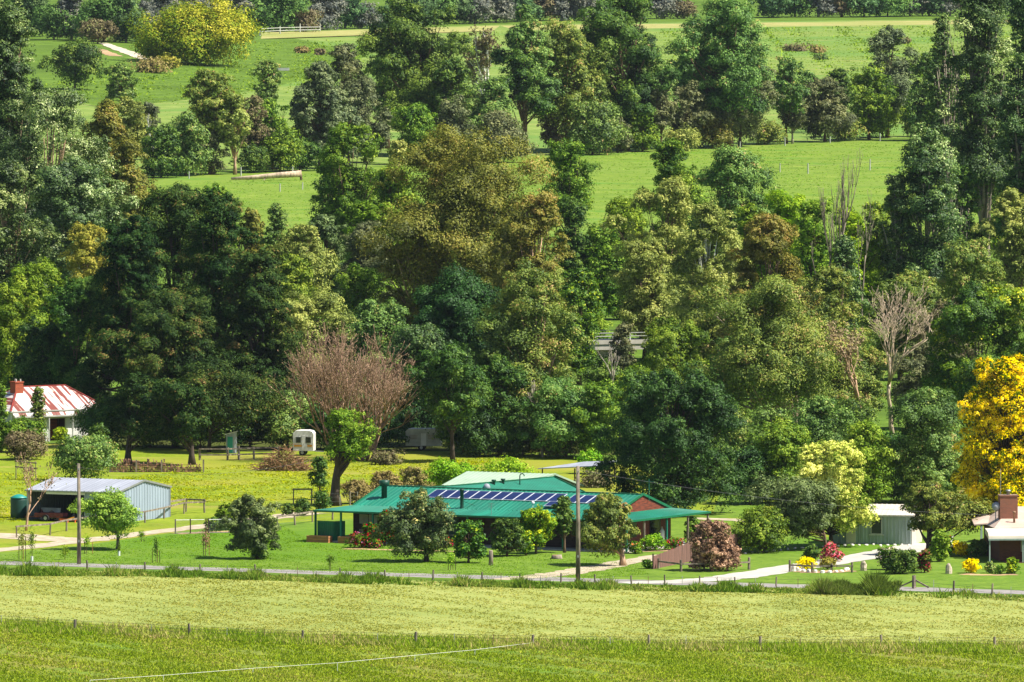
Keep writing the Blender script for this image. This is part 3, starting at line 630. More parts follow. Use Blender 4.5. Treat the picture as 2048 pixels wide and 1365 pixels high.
# ---------------------------------------------------------------- grey open shed on the left
s = thing('machinery_shed', 'blue grey iron shed with an open left front bay', 'shed', G(54,1041), R(-27))
L, W_, ez, rz_ = 8.77, 9.45, 2.63, 3.42
q = MB(); q.ribbed((-.1,-.1,ez),(L+.1,-.1,ez),(-.1,W_/2,rz_),(L+.1,W_/2,rz_),.42,.02); q.ribbed((L+.1,W_+.1,ez),(-.1,W_+.1,ez),(L+.1,W_/2,rz_),(-.1,W_/2,rz_),.42,.02)
q.build('roof', M['zinc'], s)
MB().ribbed((L,0,0),(L,W_/2,0),(L,0,ez-.03),(L,W_/2,rz_-.03),.46,.05).ribbed((L,W_/2,0),(L,W_,0),(L,W_/2,rz_-.03),(L,W_,ez-.03),.46,.05).build('wall', M['zinc_wall'], s)
MB().ribbed((5.75,0,0),(L,0,0),(5.75,0,ez-.05),(L,0,ez-.05),.46,.05).build('wall', M['zinc_wall'], s)
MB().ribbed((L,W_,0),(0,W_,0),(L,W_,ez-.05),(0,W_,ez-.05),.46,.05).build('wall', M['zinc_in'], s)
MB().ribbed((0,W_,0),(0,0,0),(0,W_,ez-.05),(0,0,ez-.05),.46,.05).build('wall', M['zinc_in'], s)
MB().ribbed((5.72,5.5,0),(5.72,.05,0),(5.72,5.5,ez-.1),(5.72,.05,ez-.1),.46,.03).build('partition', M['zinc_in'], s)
MB().box(-.12,L+.12,-.2,-.1,ez-.12,ez).bar((L+.12,-.1,ez-.04),(L+.12,W_/2,rz_-.02),.04,.16).bar((L+.12,W_/2,rz_-.02),(L+.12,W_+.1,ez-.04),.04,.16).build('gutter', M['steel'], s)
MB().box(0,.18,-.05,.12,0,ez-.1).build('post', M['zinc_wall'], s); MB().box(5.6,5.75,-.05,.1,0,ez-.1).build('post', M['zinc_wall'], s)
MB().box(1.9,5.7,-.09,-.03,ez-.32,ez-.14).build('roller_door', M['white'], s)
sl = Matrix.Translation(s.location) @ Matrix.Rotation(R(-27), 4, 'Z')
def inshed(name, lab, cat, u, v, rz=0): return thing(name, lab, cat, sl @ Vector((u,v,0)), R(-27+rz))
def wheels(par, pts, r, w_):
    for x, y in pts:
        t_ = MB().tube([(x,y-w_/2,r),(x,y+w_/2,r)], r, 14).build('wheel', M['rubber'], par)
        MB().tube([(x,y-w_/2-.01,r),(x,y+w_/2+.01,r)], r*.5, 10).build('rim', M['steel'], t_)
t_ = inshed('farm_trailer', 'low red trailer in front of the open shed bay', 'trailer', 1.2, -.9, 8)
MB().box(0,2.6,0,1.3,.35,.42).box(0,2.6,0,.05,.42,.7).box(0,2.6,1.25,1.3,.42,.7).box(0,.05,.05,1.25,.42,.7).build('tray', M['red'], t_)
MB().bar((-1.1,.65,.35),(0,.65,.38),.08).build('drawbar', M['red'], t_); wheels(t_, ((1.1,-.12),(1.1,1.42)), .3, .18)
t_ = inshed('scrap_heap', 'jumble of old machinery parts lying by the shed post', 'scrap', .5, .5)
rr = random.Random(3)
for k_ in range(9):
    x, y = rr.uniform(-.3,2.2), rr.uniform(-.3,.8)
    MB().bar((x,y,rr.uniform(0,.5)),(x+rr.uniform(-.9,.9),y+.3,rr.uniform(.3,.9)),rr.uniform(.08,.2)).build('bar', M[rr.choice(['red','offwhite','steel','wood_grey'])], t_)
t_ = inshed('small_tractor', 'old tractor parked in the shade inside the shed', 'tractor', 2.7, 3.0, 5)
MB().box(0,1.1,.3,.75,.55,1.05).build('bonnet', M['red'], t_); MB().box(1.1,1.9,.15,.9,.5,.75).box(1.5,1.9,.3,.75,.75,1.0).build('seat', M['dark'], t_)
MB().tube([(.4,.52,1.05),(.4,.52,1.6)],.035,6).build('exhaust', M['steel'], t_); wheels(t_, ((1.6,0),(1.6,1.05)), .55, .28); wheels(t_, ((.2,.1),(.2,.95)), .3, .18)
t_ = inshed('white_board', 'pale sheet leaning inside the left end of the shed', 'board', .35, 1.6)
MB().slab([(0,0,0),(1.9,0,0),(1.9,.3,1.0),(0,.3,1.0)],.04).build('sheet', M['offwhite'], t_); MB().box(.05,1.85,.32,.36,.0,.08).build('batten', M['wood_grey'], t_)
t_ = inshed('drum', 'pale drum standing inside the shed bay', 'drum', 4.3, 1.6)
MB().lathe(0,0,[(0,.28),(.28,.28),(.3,.3),(.32,.28),(.6,.28),(.62,.3),(.64,.28),(.88,.28),(.89,.26)],14).build('barrel', M['zinc_wall'], t_)
t_ = inshed('orange_implement', 'orange and yellow farm implement at the foot of the open bay', 'farm implement', 3.8, -1.2)
MB().bar((0,0,.25),(1.8,0,.25),.12).build('beam', M['orange'], t_); MB().bar((.3,0,.1),(1.2,.5,.45),.1).build('arm', M['yellow'], t_)
for x in (.2,.9,1.6): MB().bar((x,0,.25),(x+.1,-.25,0),.06).build('tine', M['orange'], t_)
tk = thing('water_tank', 'round water tank with a teal lid left of the grey shed', 'water tank', G(38,1036), 0)
MB().lathe(0,0,[(0,.72),(.5,.74),(1.0,.72),(1.5,.74),(1.7,.70)],20).build('tank', M['tank'], tk, True); MB().lathe(0,0,[(1.7,.76),(1.75,.76),(1.98,.3),(2.02,.05)],20).build('lid', M['teal'], tk, True)

# ---------------------------------------------------------------- rusty roofed cottage
c = thing('cottage', 'white cottage with a rust streaked hipped iron roof', 'house', G(23.5,886), R(36))
L, W_, ez = 10.6, 7.0, 2.95; rl, rr_, rz_ = 3.0, 8.4, 5.05
q = MB(); o_ = .3
P = [(-o_,-o_,ez),(L+o_,-o_,ez),(L+o_,W_+o_,ez),(-o_,W_+o_,ez),(rl,W_/2,rz_),(rr_,W_/2,rz_)]
q.add(P, [(0,1,5,4),(1,2,5),(2,3,4,5),(3,0,4)]); roofc = q.build('roof', M['rust'], c)
MB().bar(P[0],P[4],.16).bar(P[1],P[5],.16).bar(P[4],P[5],.16).bar(P[3],P[4],.16).bar(P[2],P[5],.16).build('ridge_cap', plain('rust_paint',(140,52,40),.7,.2,2), c)
MB().bar((-o_,-o_,ez-.02),(L+o_,-o_,ez-.02),.12).bar((-o_,-o_,ez-.02),(-o_,W_+o_,ez-.02),.12).build('gutter', M['offwhite'], c)
MB().box(0,4.3,0,.2,0,ez-.06).box(6.2,L,0,.2,0,ez-.06).box(4.3,6.2,0,.2,2.15,ez-.06).build('wall', M['white'], c)
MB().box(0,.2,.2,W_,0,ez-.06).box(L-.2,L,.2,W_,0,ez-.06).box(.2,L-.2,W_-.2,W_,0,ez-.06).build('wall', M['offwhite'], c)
MB().box(4.3,6.2,1.3,1.4,0,2.4).box(4.1,4.28,.2,1.3,0,2.4).box(6.22,6.4,.2,1.3,0,2.4).build('porch_wall', M['wood_dark'], c)
d = MB().box(5.2,6.0,1.22,1.29,0,2.05).build('door', M['wood_red'], c); MB().box(5.28,5.33,1.18,1.215,1,1.05).build('handle', M['steel'], d)
MB().ribbed((-.1,-.6,2.5),(L,-.6,2.5),(-.1,-.3,2.8),(L,-.3,2.8),.42,.02).build('awning', M['rust'], c)
MB().box(-.1,L,-.66,-.6,2.36,2.5).build('valance', M['offwhite'], c)
for u in (.1,3.9,6.6,L-.2): MB().box(u-.05,u+.05,-.6,-.5,0,2.36).build('post', M['offwhite'], c)
for v in (1.6,4.4):
    f = MB().box(-.03,-.003,v,v+.9,.9,2.1).build('window', M['offwhite'], c); MB().box(-.05,-.032,v+.06,v+.84,.96,2.04).build('pane', M['glass'], f)
ch = MB().box(2.1,3.0,2.5,3.4,3.6,5.5).box(2.05,3.05,2.45,3.45,5.5,5.62).build('chimney', M['brick_c'], c)
for x, y in ((2.3,2.7),(2.8,2.7),(2.55,3.2)): MB().lathe(x,y,[(5.6,.09),(5.85,.07)],8).build('chimney_pot', M['offwhite'], ch)
# ---------------------------------------------------------------- sage green shed on the right
g_ = thing('garden_shed', 'sage green board shed with cream iron roof beside the flowering tree', 'shed', G(1664,1088), R(-13))
L, W_, ez = 6.75, 4.4, 2.42
MB().ribbed((0,0,0),(L,0,0),(0,0,ez),(L,0,ez),.3,.03).build('wall', M['sage'], g_)
MB().ribbed((L,0,0),(L,W_/2,0),(L,0,ez),(L,W_/2,3.1),.3,.02).ribbed((L,W_/2,0),(L,W_,0),(L,W_/2,3.1),(L,W_,ez),.3,.02).build('wall', M['cream'], g_)
MB().box(0,L-.05,W_-.1,W_,0,ez).box(0,.1,.05,W_-.1,0,ez).build('wall', M['sage'], g_)
MB().ribbed((-.2,-.25,ez+.02),(L+.2,-.25,ez+.02),(-.2,W_/2,3.22),(L+.2,W_/2,3.22),.42,.02).ribbed((L+.2,W_+.25,ez+.02),(-.2,W_+.25,ez+.02),(L+.2,W_/2,3.22),(-.2,W_/2,3.22),.42,.02).build('roof', M['cream'], g_)
MB().bar((-.2,-.28,ez),(L+.2,-.28,ez),.1,.12).build('gutter', M['offwhite'], g_)
f = MB().box(3.3,4.25,-.08,-.035,.85,2.25).box(3.15,4.4,-.14,-.035,.76,.84).build('window', M['offwhite'], g_); MB().box(3.37,4.18,-.1,-.084,.92,2.18).build('pane', M['glass'], f)
# ---------------------------------------------------------------- brick house at the right edge
b = thing('brick_house', 'brown brick house with pale pink roof and bullnose verandah at the right edge', 'house', G(1978,1127), R(6))
MB().box(1.35,9,2.0,2.2,0,2.5).build('wall', M['brick_d'], b); MB().box(1.15,1.34,2.0,11,0,2.5).build('wall', M['brick_d'], b)
prof = [(-.15,1.95),(-.1,2.2),(.1,2.4),(.45,2.52),(1.0,2.6),(2.0,2.72)]
q = MB(); vs = []
for v, z in prof: vs += [(-.05,v,z),(9,v,z)]
q.add(vs, [(2*i,2*i+1,2*i+3,2*i+2) for i in range(len(prof)-1)]); q.add([(-.05,v,z) for v,z in prof]+[(-.05,2.0,2.3)], [tuple(range(6,-1,-1))])
q.build('verandah_roof', M['cream'], b); MB().box(-.08,9,-.2,-.14,1.86,2.0).build('gutter', M['sage'], b)
MB().slab([(.7,1.9,2.74),(9,1.9,2.74),(9,8,4.1),(2.9,8,4.1)],.05).slab([(2.9,8,4.1),(9,8,4.1),(9,14,2.74),(.7,14,2.74)],.05).slab([(.7,14,2.74),(.7,1.9,2.74),(2.9,8,4.1)],.05).build('roof', M['pinkroof'], b)
MB().slab([(-.3,6.5,2.75),(1.6,6.5,2.9),(2.2,12,3.5),(.2,12,3.0)],.1).build('roof', M['pinkroof'], b)
MB().box(1.35,9,-.1,2,-.05,.06).build('verandah_floor', M['brick_d'], b)
for u in (0,2.72): MB().box(u,u+.1,-.1,0,0,1.95).build('post', M['sage'], b)
f = MB().box(2.9,4.4,1.93,1.995,.8,2.1).build('window', M['offwhite'], b); MB().box(2.97,4.33,1.9,1.926,.87,2.03).build('pane', M['glass'], f)
ch = MB().box(1.55,3.0,4.5,5.6,2.6,5.15).box(1.5,3.05,4.45,5.65,5.15,5.24).build('chimney', brickmat('weathered_brick', (142,82,60), (120,70,54), (140,116,98)), b)
MB().lathe(2.3,5.05,[(5.24,.12),(5.5,.12),(5.52,.22),(5.64,.2),(5.66,.05)],12).build('chimney_pot', M['steel'], ch, True)
MB().lathe(2.55,3.4,[(3.0,.09),(3.85,.09),(3.87,.14),(4.0,.12),(4.02,.03)],10).build('flue', M['stoneb'], b, True)
MB().tube([(1.25,5,2.8),(1.25,5,4.3)],.04,6).tube([(1.3,4.9,4.3),(1.2,4.72,4.33),(1.15,4.6,4.36)],[.38,.33,.05],16).build('satellite_dish', M['zinc'], b, True)
MB().tube([(1.6,4.6,5.1),(1.6,4.6,7.4)],.02,5).build('antenna', M['steel'], b)
pg = thing('pergola', 'white pergola beam on a tall post left of the brick house', 'pergola', G(1962,1086), R(4))
MB().box(-.05,.12,-.05,.1,0,1.72).build('post', M['sage'], pg); MB().box(2.0,2.12,1.5,1.62,0,2.1).build('post', M['sage'], pg)
MB().slab([(-.15,-.15,1.85),(2.5,-.15,1.9),(3.4,3.0,2.3),(.9,3.0,2.25)],.12).build('roof', M['pinkroof'], pg)
# ---------------------------------------------------------------- bridge with railing, seen through the trees
br = thing('road_bridge', 'concrete bridge with white railings glimpsed between the trees', 'bridge', G(1190,725), R(20))
MB().box(0,16,0,6,1.3,2.2).box(0,16,-.1,-.003,1.9,2.35).build('deck', m_conc, br); MB().box(.5,3.0,.5,5.5,-.2,1.3).box(11,13,.5,5.5,-.2,1.3).build('pier', M['stone'], br)
for z in (2.75,3.1): MB().bar((0,0,z),(16,0,z),.08).bar((0,5.8,z),(16,5.8,z),.08).build('railing', M['offwhite'], br)
for i in range(9): MB().box(i*1.98,i*1.98+.08,-.04,.04,2.2,3.15).build('railing_post', M['white'], br)

for u_ in (0.12, 8.62, 20.62, 29.55):                     # downpipes on the farmhouse
    MB().tube([(u_,-.02,ze-.1),(u_,.02,ze-.35),(u_,.02,.1)],.045,6).build('downpipe', M['green_paint'], h)
MB().bar((9.2,.2,.95),(15.2,.2,.95),.05,.08).bar((9.2,.2,.25),(15.2,.2,.25),.05,.08).build('railing', M['wood_grey'], h)
lap = MB()
for u_ in np.arange(4.0, 27, 3.05): lap.bar((u_,b0,zt+.03),(u_,vr,zr+.03),.05,.012)
lap.build('roof_flashing', M['green_paint'], h)
for x_, y_ in ((8.82,-.02),(8.82,W_ if False else 9.4)): MB().tube([(x_,y_,2.5),(x_,y_,.05)],.045,6).build('downpipe', M['steel'], s)
MB().box(1.2,2.0,-.06,-.03,0,2.05).build('door', M['cream'], g_)
# ---------------------------------------------------------------- poles, wires, fences and small things
def pole(px, base, top, label, r):
    k_ = K(base); H_ = (base-top)/k_; p = thing('power_pole', label, 'power pole', G(px, base), 0, 'wooden power poles by the road')
    MB().tube([(0,0,-.05),(.01,0,H_*.5),(-.02,0,H_)], [r,r*.86,r*.72], 10).build('pole', M['wood_grey'], p, True)
    MB().box(-.06,.06,-r-.06,-r*.7,H_-.5,H_-.35).box(-.05,.05,-r-.05,-r*.8,H_*.22,H_*.22+.2).build('bracket', M['steel'], p)
    return p, H_
p1, H1 = pole(1156, 1167, 932, 'tall weathered power pole right of centre before the solar panels', .19)
p2, H2 = pole(158, 1129, 927, 'tall weathered power pole in front of the grey open shed', .17)
def wire(label, a, b, sag, r=.009):
    pts = [Vector(a).lerp(Vector(b), i/16) - Vector((0,0,sag*4*(i/16)*(1-i/16))) for i in range(17)]
    o = MB().tube(pts, r, 4).build('power_line', M['wire'], None); tag(o, label, 'wire', 'thin overhead wires'); return o
A = G(1156,1167)+Vector((0,0,H1-.3)); B = G(158,1129)+Vector((0,0,H2-.3))
wire('thin wire sagging from the right power pole to the flue on the green roof', A, HL(4.6,7.25,4.5), .5)
wire('thin wire running right from the right power pole to the brick house', A, G(2300,1100)+Vector((0,0,2.8)), 1.2)
wire('thin wire from the left power pole across the shed roof to the paddock', B, G(640,985)+Vector((0,0,3.0)), 1.0)
def bx(m, x, y, z0, z1, w_): m.box(x-w_/2, x+w_/2, y-w_/2, y+w_/2, z0, z1); return m
def fence(name, label, pix, hts, wire_z=(), mats=('wood_grey',), rail=None, post_w=.16, star=2, rail_mat='wood_grey', pitch=0, wr=.008):
    """pix: ground pixels of the posts; star: thin steel droppers between posts."""
    P = [G(x, y) for x, y in pix]; o = P[0].copy(); e = thing(name, label, 'fence', o); rr = random.Random(len(label)); tops = []
    for i, p in enumerate(P):
        q = p-o; hh = hts[i % len(hts)]; w_ = post_w*rr.uniform(.85,1.15); lx, ly = rr.uniform(-.05,.05), rr.uniform(-.05,.05)
        MB().tube([(q.x,q.y,-.05),(q.x+lx,q.y+ly,hh)], [w_/2*1.1,w_/2*.95], 7).build('post', M[mats[i % len(mats)]], e); tops.append(q+Vector((lx,ly,hh)))
        if i < len(P)-1:
            for s_ in range(1, star+1):
                t_ = P[i].lerp(P[i+1], s_/(star+1))-o; hd = hh*rr.uniform(.82,.95)
                MB().box(t_.x-.022,t_.x+.022,t_.y-.02,t_.y+.02,-.05,hd).build('dropper', M['offwhite'] if (s_+i) % 2 else M['stoneb'], e)
    if wire_z:
        m = MB()
        for i in range(len(P)-1):
            for z in wire_z: m.bar(P[i]-o+Vector((0,0,z)), P[i+1]-o+Vector((0,0,z)), wr*2)
        m.build('wires', M['wire'], e)
    if rail:
        for z in rail:
            for i in range(len(P)-1):
                a_, b_2 = P[i]-o, P[i+1]-o; d_ = (b_2-a_).normalized(); zz = z if z > 0 else hts[i % len(hts)]
                MB().bar(a_-d_*.1+Vector((0,-.1,zz)), b_2+d_*.1+Vector((0,-.1,zz)), .08, .13).build('rail', M[rail_mat], e)
    return e
fp = [(-70,1246),(150,1261),(379,1272),(605,1282),(831,1287),(1065,1292),(1298,1294),(1520,1294),(1763,1293),(1990,1296),(2190,1299)]
fence('paddock_fence', 'wire fence with grey posts between the front paddock and hay field', fp, (.85,.82,.9,.78), (.3,.5,.72), star=2, post_w=.2)
vp = [(-40,1137),(60,1139),(175,1141),(290,1143),(400,1146),(510,1149),(680,1155),(770,1158),(866,1160),(964,1163),(1040,1165),(1122,1167),(1190,1168),(1263,1169),(1330,1170),(1399,1171),(1470,1172),(1552,1174),(1640,1176)]
fence('verge_fence', 'low wire fence with thin posts along the weedy road verge', vp, (.75,.7,.8), (.3,.6), star=1, post_w=.14)
fence('corner_fence', 'wire fence with short grey posts at the right end of the verge', [(1828,1178),(1907,1186),(1984,1193),(2060,1198)], (1.0,.95), (.3,.6), star=1, post_w=.17)
cb = thing('strainer_post', 'braced corner strainer post with two slanting stays', 'post', G(1828,1177))
MB().tube([(0,0,-.05),(0,0,1.02)],[.17,.15],9).build('post', M['wood_grey'], cb); MB().bar((0,0,.62),(-1.3,.3,.02),.12).build('stay', M['wood_grey'], cb); MB().bar((0,0,.7),(1.15,-.3,.08),.12).build('stay', M['wood_grey'], cb)
fence('rail_fence', 'short post and rail fence before the coppery bush', [(1317,1138),(1362,1144),(1455,1142),(1498,1140)], (.85,.95,.9,1.0), rail=(.62,), star=0, post_w=.2)
fence('rail_fence', 'short dark post and rail fence before the stone ringed flower bed', [(1580,1144),(1624,1146),(1663,1146),(1704,1146)], (.95,.85,.75,.85), rail=(.55,), star=0, post_w=.2)
fence('yard_fence', 'fence with a long pale top rail in front of the grey shed', [(33,1076),(100,1071),(133,1063),(200,1054),(290,1046),(328,1038),(368,1028),(409,1026)], (1.0,.95,.9), rail=(.95,), star=0, post_w=.14)
fence('yard_fence', 'rail fence running back from the shed corner to the paddock', [(336,1030),(372,1024),(409,1026)], (1.15,1.1,1.2), rail=(1.1,), star=0, post_w=.15)
fence('garden_fence', 'low rail fence between the olive tree and the house corner', [(555,1056),(590,1051),(625,1045),(665,1040)], (.95,.95), rail=(.92,), star=0, post_w=.14, wire_z=(.3,.6))
fence('post_rail_fence', 'broken post and rail fence in the shade of the pines', [(400,921),(455,921),(478,920),(508,919),(558,918)], (1.0,1.2,1.3,1.2), rail=(.5,1.05), star=0, post_w=.2)
fence('old_gate_frame', 'tall timber frame of an old gate left of the forked trunk', [(587,1008),(623,1008)], (1.35,1.3), rail=(1.28,), star=0, post_w=.12)
fence('wire_gate_frame', 'thin timber frame behind the small bare tree', [(32,958),(72,962)], (1.7,1.6), rail=(1.6,1.1), star=0, post_w=.09)
fence('back_fence', 'thin wire fence left of the forked trunk behind the house', [(623,1008),(640,1014),(700,1012),(745,1006)], (1.3,1.2), (.4,.8,1.1), star=2, post_w=.12)
fence('field_fence', 'line of thin pale posts across the right of the middle field', [(1560,345),(1616,348),(1740,341),(1830,335)], (1.4,1.6,1.7), (1.2,), mats=('offwhite',), star=0, post_w=.18, wr=.01)
fence('field_fence', 'line of small posts along the upper edge of the middle field', [(378,358),(482,352),(585,348),(700,343),(1480,297),(1570,292),(1660,287),(1760,283)], (1.1,1.3), (), mats=('offwhite',), star=0, post_w=.18)
fence('field_fence', 'pale little posts near the lying log in the middle field', [(560,384),(605,380),(640,378)], (1.2,1.1), (), mats=('offwhite',), star=0, post_w=.16)
fence('far_fence', 'white timber fence under the far trees right of the golden willow', [(520,72),(560,70),(600,69),(640,68)], (1.8,1.6), rail=(1.5,.9), star=0, post_w=.3, rail_mat='offwhite', mats=('offwhite',))
# mesh panels by the vegetable bed
gt = thing('mesh_gate', 'galvanised mesh gate panels beside the vegetable bed', 'gate', G(352,1068))
for x0, x1 in ((0,2.35),(2.75,4.6)):
    y0_ = x0*.25
    fr = MB().tube([(x0,y0_,.05),(x0,y0_,1.15),(x1,x1*.25,1.15),(x1,x1*.25,.05),(x0,y0_,.05)],.03,5).build('gate_frame', M['steel'], gt)
    m = MB()
    for i in range(1,14): x = x0+(x1-x0)*i/14; m.bar((x,x*.25,.05),(x,x*.25,1.15),.008)
    for i in range(1,8): m.bar((x0,y0_,.05+.14*i),(x1,x1*.25,.05+.14*i),.008)
    m.build('mesh', M['steel'], fr)
for x in (-.06,1.2,2.5,2.7): MB().box(x-.05,x+.05,x*.25-.05,x*.25+.05,0,1.25).build('post', M['wood_dark'] if x > 1 else M['wood_grey'], gt)
# electric fence tape
et = thing('electric_fence', 'white electric fence tape on thin standoff posts across the front paddock', 'fence', G(180,1372)); o = et.location
pts = [(180,1361,1372),(327,1351,1364),(506,1337,1349),(675,1326,1344),(830,1311,1325),(950,1300,1311),(1065,1286,1292)]
tp = []
for x, yt, yb in pts:
    g0 = G(x, yb)-o; hh = (yb-yt)/K(yb); tp.append(g0+Vector((0,0,hh)))
    MB().box(g0.x-.018,g0.x+.018,g0.y-.018,g0.y+.018,-.05,hh).build('post', M['plastic'], et)
MB().tube(tp,.013,5).build('tape', M['tape'], et)
# paling fence
pf = thing('paling_fence', 'brown paling fence behind the coppery bush', 'fence', G(1306,1139))
a_, b_2, c_2 = G(1306,1139)-pf.location, G(1380,1124)-pf.location, G(1482,1106)-pf.location
for (s0, s1, n_) in ((a_, b_2, 30), (b_2, c_2, 42)):
    m = MB(); rr = random.Random(9)
    for i in range(n_):
        p = s0.lerp(s1, i/n_); q_ = s0.lerp(s1, (i+.86)/n_); z = 1.05+rr.uniform(-.03,.05) + (.55*(i/n_) if s0 is a_ else .55)
        m.slab([(p.x,p.y,z),(q_.x,q_.y,z),(q_.x,q_.y,0),(p.x,p.y,0)],.025)
    m.build('palings', M['paling'], pf)
for p in (a_, b_2, c_2): bx(MB(), p.x, p.y+.08, 0, 1.25 if p is a_ else 1.6, .12).build('post', M['wood_dark'], pf)
# post, stump, stones, log
lg = thing('stump_post', 'thick grey wooden stump post between two citrus trees', 'post', G(981.5,1131))
MB().tube([(0,0,-.05),(.02,0,.6),(.0,0,1.2)],[.19,.17,.16],10).build('trunk', M['wood_grey'], lg, True); MB().tube([(.0,0,1.19),(.0,0,1.215)],[.15,.13],10).build('cut_face', M['stone'], lg)
st = thing('tree_stump', 'low sawn tree stump on the lawn left of the power pole', 'stump', G(1113,1118))
MB().tube([(0,0,-.05),(.02,0,.12),(0,0,.3)],[.55,.44,.42],14).build('trunk', M['wood_grey'], st, True); MB().tube([(0,0,.295),(0,0,.305)],[.39,.38],14).build('cut_face', M['bare'] if 'bare' in M else GM['bare'], st)
ll = thing('fallen_log', 'long pale fallen log propped up on the middle field', 'log', G(536,361))
MB().tube([(-5.5,-.2,.25),(-2,0,.45),(1.5,.1,.75),(5.0,.2,1.0)],[.18,.34,.42,.5],9).build('trunk', BM['pale'], ll, True)
MB().tube([(4.9,.2,.95),(4.95,.2,0)],[.2,.18],6).build('prop', BM['brown'], ll); MB().tube([(-.3,0,.5),(-.6,-.3,0)],[.14,.1],6).build('branch', BM['pale'], ll)
tg = thing('water_trough', 'small white trough on the far left field', 'trough', G(562,142))
MB().box(-1.6,1.6,-.6,.6,0,.5).build('trough', M['offwhite'], tg); MB().box(-1.5,1.5,-.5,.5,.505,.52).build('water', M['glass'], tg)
def rock(label, px, py, w_, hh, mat, seed, name='boulder', group=None, d=None):
    rs = np.random.RandomState(seed); e = MB(); n1, n2 = 9, 6; vs = []
    for j in range(n2):
        z = hh*math.sin(j/(n2-1)*math.pi/2); rr = math.cos(j/(n2-1)*math.pi/2)**.6
        for i in range(n1):
            a = 2*math.pi*i/n1; q_ = rs.uniform(.8,1.1); vs.append((w_/2*rr*math.cos(a)*q_, (d or w_)/2*rr*math.sin(a)*q_, z*rs.uniform(.9,1.05)-(.05 if j == 0 else 0)))
    e.add(vs, [(j*n1+i, j*n1+(i+1)%n1, (j+1)*n1+(i+1)%n1, (j+1)*n1+i) for j in range(n2-1) for i in range(n1)])
    o = e.build(name, M[mat], None); o.location = G(px, py); tag(o, label, 'rock', group); return o
rock('upright brown boulder at the end of the dark rail fence', 1727, 1142, .62, .8, 'stone', 1)
rock('upright pale boulder on the lawn right of the red roses', 1897, 1148, .6, .85, 'stone', 2)
rock('white rock behind the yellow bush in the right garden', 1898, 1098, .8, .5, 'stonew', 3)
rock('whitish rock at the left fence post of the stone ringed bed', 1587, 1143, .42, .62, 'stonew', 4)
# stones edging beds: each one a stone
rr = random.Random(21); ring = []
for i in range(26): t_ = i/25; ring.append((1462+ (1818-1462)*t_, 1111 - 18*math.sin(min(1,t_*1.25)*math.pi/2) - (2*t_)))
for i, (x, y) in enumerate(ring):
    near = ['the glossy green bush','the olive tree trunk','the shed wall left half','the shed wall under its window','the right end of the shed wall'][min(4,i//6)]
    rock('small white edging stone %s of the row beside %s' % (['first','second','third','fourth','fifth','sixth'][i%6], near), x, y+rr.uniform(-.8,.8), rr.uniform(.22,.4), rr.uniform(.08,.17), 'stonew', 40+i, 'edging_stone', 'white edging stones along the shed bed')
for i in range(13):
    a = -math.pi*.05 + math.pi*1.1*i/12; x, y = 1645-50*math.cos(a), 1140+6.5*math.sin(a)
    rock('grey white stone, number %s from the left around the golden shrub bed' % ['one','two','three','four','five','six','seven','eight','nine','ten','eleven','twelve','thirteen'][i], x, y, rr.uniform(.3,.45), rr.uniform(.16,.3), 'stonew', 80+i, 'bed_stone', 'stones ringing the golden shrub bed')
# firewood and brush
wp = thing('wood_pile', 'long stacked pile of split firewood under the pines', 'firewood', G(222,945), R(3)); rr = random.Random(4)
k_ = 0; m = MB()
for i in range(72):
    for j in range(rr.randint(5,8) if i < 44 else rr.randint(3,5)):
        x = i*.115+rr.uniform(-.03,.03); z = .08+j*.15; m.tube([(x,rr.uniform(-.12,0),z),(x,rr.uniform(.5,.7),z)], rr.uniform(.05,.085), 6)
m.build('logs', plain('split_wood', (178,132,108), .9, .45, 3.0, dirt=(84,58,46)), wp)
for x in (-.1,2.3,4.6,8.4): MB().box(x-.07,x+.07,-.3,-.16,0,1.15).build('post', M['wood_grey'], wp)
bp = thing('brush_pile', 'heap of cut brown branches on the paddock edge', 'brush pile', G(568,941)); T_ = []
for i in range(520):
    a = rr.uniform(0, 6.28); r0 = rr.uniform(.2,2.5); q_ = Vector((r0*math.cos(a)*1.05, r0*math.sin(a)*.6, 0)); L_ = rr.uniform(.6,1.6)
    z1 = max(.05, (2.7-r0)*.95*rr.uniform(.4,1.1)); d_ = Vector((rr.uniform(-1,1), rr.uniform(-1,1), rr.uniform(-.1,.55))).normalized()
    p_ = Vector((q_.x, q_.y, z1*rr.random())); T_.append(([p_, p_+d_*L_*.5, p_+d_*L_+Vector((0,0,-.1))], [.035,.025,.01]))
tubes_mesh('branches', T_, plain('brush_twigs', (146,108,76), .9, .4, 2), bp, 4)
rs = np.random.RandomState(5); n_ = 5000; P_ = rs.randn(n_,3)*np.array([.9,.5,.6]); P_[:,2] = np.abs(P_[:,2])*np.clip(1.3-np.abs(P_[:,0])*.55,.1,1.3); V_ = leaf_tris(rs, P_, unit(rs.randn(n_,3)+[0,0,.5]), .13, 2.6)
mesh_np('dry_leaves', V_, np.arange(len(V_)).reshape(-1,3), 3, LM['weed'], bp, np.clip(.5+.2*rs.randn(n_),0,.8))
